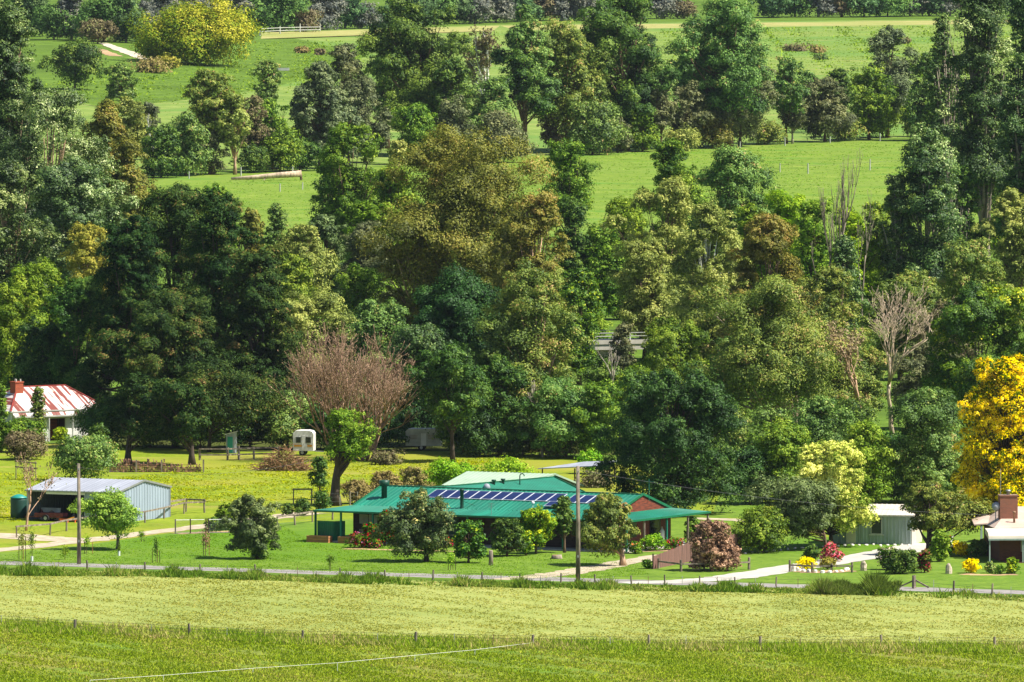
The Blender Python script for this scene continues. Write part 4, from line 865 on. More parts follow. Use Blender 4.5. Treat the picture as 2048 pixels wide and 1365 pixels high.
# caravans and outhouse in the shade
def caravan(label, px, py, L_, H_, W_, mat, rz, stripe=None, ribs=False):
    e = thing('caravan', label, 'caravan', G(px, py), R(rz)); m = MB(); y = W_
    pr = [(0,.45),(0,H_-.25),(.18,H_-.06),(.5,H_),(L_-.5,H_),(L_-.15,H_-.08),(L_,H_-.3),(L_,.45)]
    n_ = len(pr); m.add([(x,0,z) for x,z in pr]+[(x,y,z) for x,z in pr], [tuple(range(n_)), tuple(range(2*n_-1,n_-1,-1))]+[((i+1)%n_,i,i+n_,(i+1)%n_+n_) for i in range(n_)])
    m.build('body', M[mat], e)
    for u in (.25, L_*.62):
        f = MB().box(u,u+L_*.28,-.03,-.003,H_*.5,H_*.76).build('window', M['offwhite'], e); MB().box(u+.05,u+L_*.28-.05,-.045,-.033,H_*.5+.05,H_*.76-.05).build('pane', M['curtain' if ribs else 'glass'], f)
    MB().box(L_*.44,L_*.44+.5,-.03,-.003,.5,H_*.8).build('door', M['white'], e)
    if stripe: MB().box(.1,L_-.1,-.02,-.003,H_*.36,H_*.44).build('stripe', M[stripe], e)
    wheels(e, ((L_*.45,.12),(L_*.45,y-.12)), .3, .16); MB().bar((L_,y/2,.4),(L_+.9,y/2,.35),.09).build('drawbar', M['steel'], e)
    return e
caravan('white caravan with a yellow stripe behind the brush pile', 586, 912, 1.9, 2.35, 1.9, 'white', -6, 'yellow')
caravan('old cream caravan parked in deep shade under the dark trees', 811, 902, 3.3, 2.05, 2.0, 'offwhite', -4, None, True)
oh = thing('outhouse', 'narrow white iron outhouse in the shade of the pines', 'outhouse', G(452,907), R(-10))
MB().ribbed((0,0,0),(.85,0,0),(0,0,1.75),(.85,0,2.0),.14,.015).ribbed((.85,0,0),(.85,.9,0),(.85,0,2.0),(.85,.9,2.0),.14,.015).box(0,.03,.02,.9,0,1.75).box(.03,.84,.87,.9,0,1.8).build('wall', M['zinc'], oh)
MB().slab([(-.1,-.1,1.78),(.95,-.1,2.05),(.95,1.0,2.05),(-.1,1.0,1.78)],.04).build('roof', M['white'], oh); MB().box(.15,.65,-.05,-.02,.05,1.55).build('door', M['teal'], oh)
# saplings with stakes
def sapling(label, px, py, hh, cw, colr, stakes, seed, guard=False, kind='sapling'):
    e = thing(kind, label, 'sapling', G(px, py)); MB().tube([(0,0,-.03),(.02,0,hh*.9)],[.03,.012],5).build('stem', BM['brown'], e)
    rs = np.random.RandomState(seed); n_ = int(260*cw*hh/1.0)+80; P_ = rs.randn(n_,3)*np.array([cw*.3,cw*.3,hh*.17]); P_[:,2] += hh*.68
    V_ = leaf_tris(rs, P_, unit(rs.randn(n_,3)+[0,0,.4]), .085, 1.6); mesh_np('foliage', V_, np.arange(len(V_)).reshape(-1,3), 3, LM[colr], e, np.clip(.5+.2*rs.randn(n_),0,1))
    for i, (dx, dy, sh) in enumerate(stakes): MB().box(dx-.025,dx+.025,dy-.025,dy+.025,-.03,sh).build('stake', M['wood_dark'] if i % 2 == 0 else M['wood_pine'], e)
    if guard: MB().lathe(0,0,[(0,.1),(.4,.1)],8).build('guard', M['plastic'], e)
    return e
sapling('young tree with three thin stakes nearest the left edge of the lawn', 44, 1120, 2.4, .55, 'gumlight', ((-.25,0,1.9),(.1,.3,1.8),(.3,-.1,1.9)), 1)
sapling('slim green sapling in a white guard left of the left power pole', 64, 1123, 2.6, .5, 'green', (), 2, True)
sapling('tiny thin sapling just left of the left power pole', 130, 1120, 1.1, .6, 'bright', (), 3)
sapling('small bushy sapling with two stakes right of the left power pole', 173, 1108, 1.6, .5, 'vine', ((-.15,0,1.0),(.5,.1,1.0)), 4)
sapling('reddish sapling with a white guard below the fig-like tree', 238, 1112, 1.0, .2, 'green', ((-.05,0,.9),), 5, True)
sapling('sapling under the right edge of the fig-like tree', 283, 1084, .9, .5, 'bright', ((.2,.1,.7),), 6)
sapling('young lawn sapling with a dark stake between fig and olive tree', 312, 1126, 2.0, .34, 'dark', ((-.3,0,1.2),(.12,.1,1.1),(.3,0,1.0)), 7)
sapling('purple leafed sapling between two stakes left of the olive tree', 411, 1112, 2.0, .6, 'copper', ((-.18,0,1.7),(.3,.1,1.9)), 8)
sapling('small lone sapling on the lawn right of the olive tree', 661, 1140, 1.25, .6, 'green', ((-.1,0,1.1),), 9)
sapling('leafy sapling with three stakes right of the apple tree', 901, 1141, 1.4, .6, 'vine', ((-.18,0,1.0),(.2,.1,.8),(.4,0,1.1)), 10)
ps = thing('tree_stake', 'leaning timber stake against the pepper tree trunk', 'stake', G(1239,1128)); MB().bar((.1,0,-.05),(-.02,0,1.7),.09).build('stake', M['wood_red'], ps); MB().bar((-.1,0,1.2),(.3,0,1.25),.05).build('tie', M['rubber'], ps)
bb = thing('bird_bath', 'dark stone bird bath behind the coppery bush', 'bird bath', G(1438,1078))
MB().lathe(0,0,[(0,.3),(.1,.28),(.2,.14),(1.0,.14),(1.05,.3)],12).build('pedestal', M['stoneb'], bb, True); MB().lathe(0,0,[(1.05,.3),(1.15,.62),(1.3,.68),(1.28,.5),(1.2,.1)],14).build('bowl', M['stoneb'], bb, True)
lp = thing('street_lamp', 'slim white street lamp among the pale gums', 'street lamp', G(1475,640)); hh = (640-462)/K(640)
MB().tube([(0,0,0),(0,0,hh)],[.1,.06],7).build('pole', M['white'], lp); MB().tube([(0,0,hh),(-.9,0,hh+.15)],.05,5).box(-1.5,-.8,-.15,.15,hh+.08,hh+.2).build('lamp_head', M['white'], lp)
mp = thing('marker_post', 'thin pale post rising behind the weeping tree', 'post', G(1877,1010)); MB().tube([(0,0,0),(0,0,(1010-963)/K(1010))],[.06,.05],6).build('post', M['offwhite'], mp); MB().box(-.08,.08,-.08,.08,1.9,1.95).build('cap', M['offwhite'], mp)
# ---------------------------------------------------------------- trees: centre, width, top row, ground row in photo pixels
_seed = [100]
def tr(name, shape, cx, w, top, base, cb, colr, label, cat='tree', group=None, bx=None, **kw):
    _seed[0] += 1
    k = K(base)
    loc = G(cx if bx is None else bx, base)
    off = 0 if bx is None else (cx-bx)/k
    kk = dict(bark='brown'); kk.update(kw)
    return make_tree(name, shape, label, cat, loc, (base-top)/k, w/k, cb, colr, _seed[0], group, kpx=k/2, off=off, **kk)
FR = 'far trees along the top edge beyond the last field'
far = [  # (cx, w, top, base, colour, shape, cb, words)
 (20,90,-30,72,'fargreen','round',.1,'hazy green tree in the far row, nearest the left edge'),
 (62,60,-28,74,'farblue','round',.1,'second far tree from the left, bluish green behind the knoll'),
 (108,70,18,80,'fargreen','round',.05,'low round bright green far tree just behind the grassy knoll'),
 (143,52,-20,80,'fargrey','gum',.2,'slim grey far gum between two green trees behind the knoll'),
 (207,95,0,84,'fargreen','round',.05,'wide green far tree left of the grey pair above the pale track'),
 (252,55,-10,86,'farblue','round',.1,'dark bluish far tree straight above the pale track'),
 (286,50,10,84,'fargrey','gum',.1,'short purplish grey far tree between the track and golden willow'),
 (322,60,-26,60,'fargrey','gum',.2,'grey leafless-looking far gum just above the golden willow left shoulder'),
 (372,70,-20,58,'fargrey','gum',.15,'grey far gum over the middle of the golden willow'),
 (455,60,-30,60,'fargrey','gum',.15,'dark grey far gum over the right side of the golden willow'),
 (505,70,-26,60,'farblue','round',.1,'dark blue green far tree at the right shoulder of the golden willow'),
 (555,84,-22,64,'fargreen','round',.05,'broad bright green far tree right of the golden willow'),
 (607,46,25,66,'reddish','shrub',.0,'low brownish grey bush below the far trees right of the willow'),
 (645,62,-30,60,'fargrey','gum',.25,'tall grey far gum with dark trunks left of the pale fence'),
 (690,56,-30,58,'farblue','gum',.25,'dark far gum left of the bright gap in the far row'),
 (722,54,14,58,'fargrey','round',.05,'small dark far tree at the left of the bright grassy gap'),
 (765,30,14,58,'farblue','round',.05,'small round dark far bush standing in the bright grassy gap'),
 (820,70,-30,56,'farblue','gum',.15,'blue green far tree right of the bright grassy gap'),
 (868,64,-34,50,'fargreen','gum',.15,'green far tree behind the tallest dense gum of the creek line'),
 (912,60,-30,48,'farblue','gum',.2,'dark blue far tree left of the far tree with a white trunk'),
 (950,52,-34,48,'fargrey','gum',.3,'far grey gum with a bright white trunk at the field edge'),
 (992,60,-26,46,'fargrey','gum',.2,'purple grey far gum right of the white trunked one'),
 (1035,64,-20,44,'farblue','round',.1,'teal green far tree above the umbrella crowned gum'),
 (1080,54,-26,42,'reddish','gum',.1,'pale brown far tree above the umbrella crowned gum'),
 (1122,60,-34,42,'fargrey','gum',.2,'grey far gum left of the largest creek line gum'),
 (1168,50,-34,42,'fargrey','gum',.25,'slim grey far gum with a light trunk beside the largest creek gum'),
 (1325,66,-34,38,'fargrey','gum',.2,'grey far gum in the gap between the two largest creek gums'),
 (1366,40,4,38,'reddish','shrub',.0,'pinkish low bush under the far row between the largest gums'),
 (1545,66,-36,36,'farblue','gum',.25,'dark far gum with crooked trunk right of the second largest gum'),
 (1590,60,-36,35,'fargreen','gum',.2,'green far tree fourth from the right poplar group'),
 (1636,66,-36,35,'fargrey','gum',.25,'grey far gum with a pale trunk above the right far field'),
 (1682,58,-36,35,'reddish','gum',.1,'purplish far tree with drooping pale twigs above the right field'),
 (1728,66,-36,35,'farblue','round',.1,'dense dark blue far tree above the right far field'),
 (1775,64,-36,34,'fargreen','round',.1,'bright green far tree over the middle of the right far field'),
 (1820,60,-36,33,'fargrey','gum',.25,'grey far gum with thin trunks left of the tall poplar'),
 (1858,54,-36,33,'farblue','gum',.2,'dark far gum just left of the tall poplar top'),
 (1900,60,-36,33,'fargrey','gum',.2,'far grey gum with a white stem behind the poplar twigs'),
 (2040,70,-36,33,'farblue','round',.1,'dark far tree in the top right corner behind the poplar'),
]
for cx,w_,top,base,c,s,cb,lab in far:
    tr('gum_tree' if s == 'gum' else 'distant_tree' if s == 'round' else 'shrub', 'shrub', cx, w_*1.35, top, base, 0, c, lab,
       cat='shrub' if s == 'shrub' else 'tree', group=FR if s != 'shrub' else None, bark='bleach' if 'white' in lab or 'pale trunk' in lab else 'grey')
# upper left fields
for cx,w_,top,base,c in ((330,130,68,122,'bright'),(392,130,36,126,'gold'),(462,130,28,126,'gold'),(408,150,72,132,'gold')): pass
tr('willow_tree','shrub',395,226,22,130,.02,'gold','huge golden yellow spreading willow below the far trees, upper left', bark='dark', density=1.5)
tr('willow_tree','shrub',308,74,76,122,.0,'bright','yellow green lower willow leaning at the left of the golden willow', bark='dark')
tr('shrub','shrub',195,74,42,88,.0,'reddish','purple brown bushy shrub behind the knoll beside the pale track',cat='shrub')
tr('shrub','shrub',300,70,122,146,.0,'weed','low tan scrub at the foot of the pale track',cat='shrub')
tr('shrub','shrub',336,56,118,138,.0,'ochre','low yellowish scrub under the left of the golden willow',cat='shrub')
tr('shrub','shrub',290,30,134,146,.0,'dark','tiny dark green bush in front of the tan scrub',cat='shrub')
tr('round_tree','round',150,118,90,180,.05,'dark','round dark green tree alone on the upper left field')
tr('gum_tree','gum',243,64,130,216,.12,'gumgreen','small upright dark gum right of the lone round tree', density=1.2)
tr('gum_tree','poplar',537,54,120,235,.2,'gumgreen','slim dark gum with pinkish trunk high on the left field', bark='pink')
for i,(cx,w_,y,c,lab) in enumerate(((602,34,104,'weed','brownish low scrub patch in the far field left of the dense gum'),
  (640,26,108,'reddish','reddish low scrub patch right of the brownish one in the far field'),
  (1590,60,100,'reddish','reddish brown scrub patch left in the right far field'),
  (1634,34,104,'weed','small brown scrub patch in the middle of the right far field'),
  (1812,24,86,'reddish','dark red scrub patch in the right far field beside the poplar'),
  (1640,30,118,'gumgreen','little dull green bush low in the right far field'))):
    tr('scrub','shrub',cx,w_,y-9,y+3,.0,c,lab,cat='shrub')
# creek line (ground rows 280-355)
CL = None
T = tr
T('gum_tree','gum',258,92,198,335,.12,'gumlight','pale olive gum at the left end of the creek line', bark='bleach')
T('gum_tree','gum',292,60,205,322,.2,'grey','small grey gum with white stem beside the pale olive gum', bark='white')
T('dense_shrub','shrub',322,92,250,356,.0,'dark','dark rounded bush at the left end of the creek line',cat='shrub')
T('dense_shrub','shrub',372,90,236,352,.0,'gumgreen','dull green bush second from the left in the creek line',cat='shrub')
T('dense_shrub','shrub',418,60,262,350,.0,'grey','greyish bush under the twin trunked light gum',cat='shrub')
T('dense_shrub','shrub',505,74,292,346,.0,'dark','dark low bush right of the pale double trunks',cat='shrub')
T('dense_shrub','shrub',560,94,262,344,.0,'green','broad mid green bush right of the pale double trunks',cat='shrub')
T('dense_shrub','shrub',600,84,285,342,.0,'dark','dark bush at the right of the creek line bushes above the log',cat='shrub')
T('gum_tree','gum',425,104,142,349,.30,'gum','light gum with two pale trunks standing at the field edge', bark='pink', trunk_w=1.1, density=1.3)
T('gum_tree','gum',470,66,188,350,.32,'gumlight','paler smaller gum whose thin pinkish trunk shows above the field', bark='pink')
T('gum_tree','gum',508,62,192,344,.22,'reddish','narrow brownish gum right of the pale trunks')
T('gum_tree','gum',545,80,200,340,.15,'green','bright green gum behind the dark creek bushes')
T('gum_tree','gum',640,104,124,338,.12,'bluegrey','tall blue grey gum left of the great dense gum', density=1.2)
T('gum_tree','gum',606,64,175,336,.1,'bluegrey','smaller blue grey gum at the left flank of the tall one')
T('gum_tree','gum',693,82,90,300,.15,'grey','tall brownish grey gum behind the blue grey ones')
T('gum_tree','gum',730,116,160,326,.08,'grey','rounded grey green gum in front of the great dense gum', density=1.2)
T('gum_tree','gum',680,90,215,332,.05,'bluegrey','low blue grey gum in front of the brownish grey one')
T('great_gum_tree','gum',842,205,8,312,.12,'dark','great dense dark green gum, left one of the big creek gums', trunk_w=1.4, density=1.25)
T('gum_tree','gum',775,70,60,300,.2,'gumgreen','dark side gum at the left flank of the great dense gum')
T('gum_tree','gum',905,90,120,316,.1,'dark','dark green gum at the right flank of the great dense gum')
T('dense_shrub','shrub',835,104,215,330,.0,'green','fluffy green wattle bush under the great dense gum',cat='shrub')
T('dense_shrub','shrub',905,92,205,326,.0,'grey','grey bush right of the fluffy wattle bush',cat='shrub')
T('dense_shrub','shrub',982,104,160,318,.0,'gumgreen','tall soft green wattle in front of the bare white tree',cat='shrub')
T('dense_shrub','shrub',1000,116,235,326,.0,'grey','rounded grey green bush above the central brown gum',cat='shrub')
T('umbrella_gum','umbrella',1050,122,15,310,.42,'gumgreen','umbrella crowned gum on many thin stems, centre top', bark='brown')
T('gum_tree','umbrella',1045,120,115,312,.4,'dark','lower dark tier gum beneath the umbrella crown')
T('gum_tree','gum',1135,170,56,306,.2,'gum','broad olive gum with a red brown trunk, centre of the creek line', bark='red', trunk_w=1.4, density=1.15)
T('great_gum_tree','gum',1250,195,-14,302,.12,'dark','largest green gum reaching the top edge, right of centre', trunk_w=1.4, density=1.25)
T('gum_tree','gum',1290,110,90,300,.15,'gumgreen','grey green gum on the right flank of the largest gum')
T('gum_tree','gum',1105,60,215,306,.05,'reddish','small reddish grey gum in the shade of the olive gum')
T('dense_shrub','shrub',1185,110,205,310,.0,'gumgreen','dull green bush under the red brown trunk',cat='shrub')
T('gum_tree','gum',1235,60,235,306,.02,'grey','small purplish grey gum left of the thin dark trunk')
T('dense_shrub','shrub',1285,70,225,304,.0,'green','bright green bush between grey gums, right of centre',cat='shrub')
T('gum_tree','gum',1322,66,160,303,.32,'grey','thin grey gum on a single dark trunk')
T('dense_shrub','shrub',1362,72,262,302,.0,'gumlight','light olive low bush at the field edge',cat='shrub')
T('great_gum_tree','gum',1458,200,2,296,.22,'gumgreen','second great gum with layered olive crown, right of the gap', trunk_w=1.4, density=1.2)
T('gum_tree','gum',1382,90,100,292,.3,'dark','dark gum at the left flank of the second great gum')
T('gum_tree','gum',1480,170,130,294,.08,'grey','wide purplish grey gum in front of the second great gum', density=1.25)
T('gum_tree','gum',1372,100,170,298,.1,'grey','brownish grey gum at the lower left of the second great gum')
T('dense_shrub','shrub',1425,76,232,297,.0,'gumbrown','ochre tinted bush with bare twigs at the field edge',cat='shrub')
T('dense_shrub','shrub',1530,74,248,290,.0,'gum','olive bush at the field edge right of the grey gum',cat='shrub')
T('gum_tree','gum',1572,84,115,288,.3,'gumgreen','gum with a thin dark trunk at the right flank of the great gum')
T('gum_tree','gum',1585,50,185,288,.25,'grey','slender grey gum at the field edge, pale trunk', bark='bleach')
T('round_tree','round',1620,46,148,268,.1,'dark','small round dark tree left of the grey bush pair')
T('round_tree','round',1678,56,138,266,.1,'dark','dark low tree behind the grey gum in the right creek line')
T('gum_tree','gum',1650,118,158,284,.04,'grey','wide grey gum near the right end of the creek line', density=1.2)
T('dense_shrub','shrub',1690,72,232,282,.0,'gum','pale olive bush in front of the wide grey gum',cat='shrub')
T('round_tree','round',1738,94,136,280,.05,'green','bright green round tree in the right creek line')
T('round_tree','round',1765,96,206,276,.02,'bright','low bright green tree in front of the taller green one')
T('gum_tree','gum',1775,104,62,276,.15,'bluegrey','tall blue grey gum at the right end of the creek line', density=1.2)
T('dense_shrub','shrub',1822,66,212,274,.0,'gumlight','light brownish bush near the right tall poplar',cat='shrub')
T('gum_tree','gum',1865,110,108,282,.05,'dark','dark tree filling the gap left of the right tall poplar', density=1.2)
# ---- left block
T('poplar_tree','poplar',22,140,6,640,.2,'silverdark','tall silver poplar at the left edge reaching near the top', bark='pink', density=1.3)
T('poplar_tree','gum',95,240,180,655,.1,'silver','broad silver poplar with glinting leaves below the tall one', bark='pink', density=1.3)
T('gum_tree','round',215,130,215,600,.2,'gumbrown','olive brown gum at the right of the silver poplars', density=1.2)
T('gum_tree','round',262,90,330,620,.3,'gumbrown','lower olive gum whose top overlaps the green field')
T('poplar_tree','gum',140,210,325,690,.15,'silver','second broad silver poplar, lower and further right', bark='pink', density=1.3)
T('poplar_tree','gum',20,140,330,700,.15,'silverdark','dark silver poplar below the tallest at the left edge', bark='pink')
T('round_tree','gum',178,110,448,710,.1,'ochre','ochre tinted tree between silver poplar and dark pines')
T('round_tree','round',70,170,535,752,.05,'bright','sunlit bright green tree below the silver poplars')
T('round_tree','round',28,130,575,800,.05,'bright','bright green tree at the left edge behind the cottage')
T('round_tree','round',150,170,560,835,.05,'dark','dark green tree right behind the rusty roofed cottage', density=1.2)
T('round_tree','round',190,90,715,842,.05,'silverdark','grey green small tree above the right end of the cottage')
T('round_tree','round',85,150,640,832,.05,'maple','deep shaded tree behind the cottage chimney')
# pines
T('pine_tree','pine',350,290,378,838,.08,'pine','tallest dark pine, centre of the pine group', bark='dark', trunk_w=1.3, density=1.4)
T('pine_tree','pine',440,230,392,862,.08,'pine','second tall dark pine on the right of the tallest', bark='dark', trunk_w=1.2, density=1.3)
T('pine_tree','pine',262,190,440,850,.08,'pine','dark pine on the left of the tallest pine', bark='dark', density=1.2)
T('pine_tree','pine',520,180,505,880,.06,'pine','dark pine at the right end of the group by the bare tree', bark='dark', density=1.3)
T('pine_tree','pine',350,260,600,896,.12,'pine','low wide pine boughs in front of the tallest pine', bark='dark', density=1.2)
T('pine_tree','gum',278,120,752,928,.22,'pine','front left small pine with brown tinged boughs by the cottage', bark='dark', bx=256, trunk_w=2)
T('pine_tree','gum',360,160,760,930,.25,'pine','front middle small pine with drooping boughs', bark='dark', bx=384, trunk_w=2)
T('pine_tree','gum',460,180,740,905,.3,'pine','front right dark pine over the white outhouse', bark='dark', bx=418)
T('round_tree','round',430,90,370,640,.1,'green','green tree peeping over the top of the pines')
T('round_tree','poplar',552,54,408,620,.1,'gumgreen','dark columnar tree right of the pine tops')
T('round_tree','round',505,60,420,600,.1,'gumbrown','brownish tree top right of the pines')
# ---- centre
T('round_tree','gum',700,140,252,560,.12,'green','dark leafed walnut-like tree standing over the mid field', density=1.1)
T('round_tree','round',660,70,310,520,.15,'dark','dark tree at the left of the walnut-like tree')
T('round_tree','round',790,116,330,570,.05,'green','green tree between the walnut-like tree and brown gum')
T('round_tree','gum',795,62,282,500,.1,'gumlight','whitish flowering tree top behind the green one')
T('round_tree','round',745,120,400,620,.05,'bright','mid green tree under the walnut-like tree')
T('olive_tree','gum',600,130,450,640,.05,'gumlight','pale olive tree right of the pines')
T('olive_tree','gum',650,100,430,610,.05,'olive','grey olive tree behind the pale olive tree')
T('wattle_tree','round',585,110,515,700,.05,'green','soft green tree under the pale olive trees')
T('gum_tree','gum',730,124,452,660,.05,'grey','silver grey gum left of the central brown gum', density=1.2)
T('wattle_tree','round',715,120,530,730,.05,'green','yellow green wattle under the silver grey gum')
T('great_gum_tree','gum',925,330,268,740,.20,'gumbrown','great olive brown gum dominating the centre', bark='brown', trunk_w=1.1, density=1.45)
T('gum_tree','gum',1070,160,385,760,.15,'gumbrown','brownish gum at the right flank of the central gum', bark='pink', density=1.2)
T('gum_tree','gum',830,130,440,740,.1,'gumbrown','olive brown gum at the left flank of the central gum', bark='pink')
T('round_tree','round',640,190,590,800,.05,'gumlight','pale green tree behind the bare brown tree')
T('round_tree','round',760,120,600,810,.05,'gumgreen','grey green tree behind the right of the bare brown tree')
T('round_tree','round',930,250,566,872,.08,'maple','deep green round crowned tree in front of the central gum', bark='dark', density=1.25)
T('round_tree','round',840,150,660,890,.1,'silverdark','grey green tree above the dark caravan', density=1.1)
T('round_tree','round',930,170,690,905,.2,'dark','shaded dark tree between caravan and tall pale trunk', bark='red')
T('gum_tree','gum',1062,220,540,905,.18,'gum','gum with a long pale pink trunk behind the green roof', bark='pink', trunk_w=1.5, bx=1068, density=.95)
T('round_tree','round',1000,120,720,912,.0,'dark','dark undergrowth tree left of the pale pink trunk')
T('ivy_tree','gum',1138,124,288,560,.45,'green','bright leafed tree on a dark ivy covered column', bark='dark')
T('ivy_tree','poplar',1145,84,400,640,.05,'dark','dark ivy column below the bright leafed crown')
T('round_tree','round',1158,104,540,770,.05,'citrus','glossy bright green tree right of the pale gum')
T('round_tree','round',1340,106,280,560,.12,'green','dark feathery green tree over the right mid field')
T('round_tree','round',1462,176,300,600,.08,'gumgreen','round grey green tree over the right mid field', density=1.1)
T('round_tree','round',1250,130,400,600,.05,'bright','airy bright green tree right of the ivy column')
T('gum_tree','gum',1325,170,365,690,.15,'gumlight','pale olive gum left of the slim white trunk', density=1.1)
T('gum_tree','gum',1410,130,410,730,.15,'gumlight','pale green gum with a slim white trunk', bark='white', density=1.1)
T('gum_tree','gum',1290,130,480,720,.15,'gumlight','yellowish pale gum right of the bridge railing', density=1.1)
T('lime_tree','round',1500,90,415,640,.05,'bright','bright tree beneath the round grey green one')
T('lime_tree','round',1575,130,388,640,.05,'lime','vivid lime green tree behind the dead poplars')
T('lime_tree','round',1700,120,420,650,.05,'lime','lime tinted tree between the dead poplars')
T('gum_tree','gum',1545,190,440,790,.1,'gumbrown','rounded olive brown gum left of the dead poplars', density=1.2)
T('gum_tree','gum',1540,290,560,890,.12,'gum','wide dull green gum with a cream trunk patch', bark='pale', trunk_w=1.6, density=1.3)
T('gum_tree','gum',1670,130,540,800,.08,'gum','dull green gum under the dead poplars')
T('poplar_tree','poplar',1690,70,470,690,.05,'silverdark','narrow green poplar at the foot of the dead ones')
T('wattle_tree','round',1350,150,640,840,.05,'green','dark wattle tree right of the bridge', density=1.2)
T('round_tree','gum',1245,56,650,790,.05,'grey','thin grey tree in front of the bridge')
T('round_tree','round',1280,150,745,880,.0,'bright','fresh green tree below the bridge')
T('round_tree','round',1130,190,760,915,.0,'gumgreen','fluffy mid green tree behind the carport')
T('round_tree','round',1200,130,770,918,.0,'green','green tree left of the great maple')
T('maple_tree','dome',1343,262,742,1030,.01,'maple','great dark green round tree behind the right of the house', density=1.35, bark='dark')
T('round_tree','round',1632,100,398,656,.05,'bright','bright tree just right of the vivid lime green tree')
T('round_tree','round',1752,100,404,640,.05,'green','green tree at the foot of the leafy poplar clump')
T('round_tree','round',1200,96,452,640,.05,'green','loose green tree left of the airy bright tree')
# ---- right
T('poplar_tree','poplar',1972,140,-60,620,.3,'silverdark','tallest poplar at the right edge cut by the top', bark='grey', lean=-.02, density=1.0, trunk_w=1.1)
T('poplar_tree','poplar',1902,56,30,560,.5,'silverdark','thin open poplar leaning left of the tallest', bark='grey', lean=-.04, density=.7)
T('poplar_tree','poplar',2052,110,-30,640,.1,'silverdark','dense poplar in the right top corner', bark='grey')
T('round_tree','round',2030,120,200,560,.1,'citrus','glossy green tree at the right edge below the poplars')
T('poplar_tree','poplar',1856,136,262,650,.05,'silverdark','leafy poplar clump with bare twigs, right of the mid field', bark='bleach', density=1.2)
T('poplar_tree','poplar',1792,70,350,650,.05,'silverdark','shorter poplar at the left of the leafy clump', bark='bleach')
T('poplar_tree','poplar',1925,80,330,640,.05,'dark','shaded poplar between the clump and the right edge', bark='bleach')
T('gum_tree','gum',2030,130,378,680,.05,'gumlight','pale olive gum at the right edge', density=1.2)
T('gum_tree','gum',1940,150,482,740,.05,'gum','golden olive gum right of the poplar clump', density=1.2)
T('gum_tree','gum',1800,160,545,760,.05,'gum','dull gum behind the pink dead tree', density=1.2)
T('gum_tree','gum',1890,120,600,790,.05,'reddish','rusty brown gum right of the pink dead tree')
T('gum_tree','gum',1700,160,660,850,.05,'gum','dull green gum behind the broken dead limb', density=1.2)
T('gum_tree','gum',1850,150,690,860,.05,'grey','grey undergrowth gum around the pink dead trunk')
T('broadleaf_tree','round',1960,250,590,905,.1,'citrus','broad glossy dark green tree above the yellow wattle', bark='dark', density=1.25)
T('dense_shrub','shrub',1565,124,848,1008,.0,'green','yellow green bush left of the cream flowering tree',cat='shrub')
T('dense_shrub','shrub',1640,150,795,1000,.0,'gumgreen','dull tall bush behind the cream flowering tree',cat='shrub')
T('dense_shrub','shrub',1732,110,850,1008,.0,'bright','yellow tinted bush right behind the cream flowering tree',cat='shrub')
T('dense_shrub','shrub',1845,170,775,1006,.0,'gumgreen','broad dark bush left of the yellow wattle',cat='shrub', density=1.2)
T('dense_shrub','shrub',1500,90,900,1010,.0,'maple','dark bush at the right foot of the great maple',cat='shrub')
T('wattle_tree','dome',2018,190,716,1046,.0,'wattle','brilliant yellow flowering wattle at the right edge', bark='dark', density=1.35)
T('flowering_tree','dome',1662,152,888,1094,.15,'cream','rounded tree covered in cream yellow blossom beside the shed', bark='dark', density=1.6)
T('olive_tree','round',1606,160,958,1100,.14,'olive','grey green spreading tree in front of the cream flowering tree', bx=1652, density=1.2)
T('round_bush','shrub',1525,104,1020,1106,.0,'green','glossy green bush by the brown paling fence',cat='shrub', density=1.3)
T('mulberry_tree','umbrella',1862,168,972,1112,.33,'gum','flat topped weeping tree on a dark trunk by the shed', bark='dark', bx=1858, trunk_w=2.6, density=1.5)
# ---- garden
T('fig_tree','round',229,118,988,1099,.26,'fig','rounded fig-like tree on a short trunk in front of the grey shed', bx=236, bark='grey', trunk_w=1.6, density=1.7)
T('olive_tree','round',508,112,992,1118,.10,'olive','grey green olive tree on the lawn with a shrubby base', bx=514, bark='dark', density=1.6)
T('dense_shrub','shrub',520,34,1082,1119,.0,'dark','dark suckers around the foot of the olive tree',cat='shrub')
T('apple_tree','round',843,142,985,1124,.06,'apple','spreading apple tree with pale fruit before the verandah', bx=853, bark='dark', trunk_w=1.6, density=1.35, down=.4)
T('citrus_tree','dome',938,68,1044,1126,.10,'citrus','dark round citrus tree left of the grey stump post', bx=937, density=1.5)
T('citrus_tree','dome',1014,68,1038,1113,.12,'dark','dark round citrus tree right of the grey stump post', density=1.5)
T('lemon_tree','round',1052,34,1062,1112,.1,'lemon','small yellowing lemon tree between citrus and tall lemon', density=1.4)
T('lemon_tree','round',1072,76,1016,1108,.14,'lemon','taller yellow green lemon tree against the verandah', density=1.4)
T('pear_tree','poplar',1129,40,996,1106,.30,'dark','slim upright tree left of the power pole', density=1.5)
T('pepper_tree','gum',1214,106,992,1132,.15,'gum','drooping pepper tree leaning over the driveway', bx=1246, bark='pink', trunk_w=2.2, density=2.0, down=.9)
T('copper_shrub','dome',1424,88,1044,1142,.0,'copper','large coppery pink bush by the paling fence',cat='shrub', density=1.8)
T('shrub','dome',1798,68,1100,1148,.0,'dark','dark rounded bush in the right garden beside roses',cat='shrub', density=1.5)
T('rose_bush','shrub',1775,46,1096,1140,.0,'paleros','pale pink rose bush left of the dark rounded bush',cat='rose bush', density=1.3)
T('rose_bush','shrub',1849,34,1100,1146,.05,'redgreen','dark red rose bush right of the dark rounded bush',cat='rose bush', density=1.0)
T('conifer_shrub','poplar',1879,34,1060,1124,.0,'bright','upright bright green conifer behind the weeping tree trunk',cat='shrub', density=1.8)
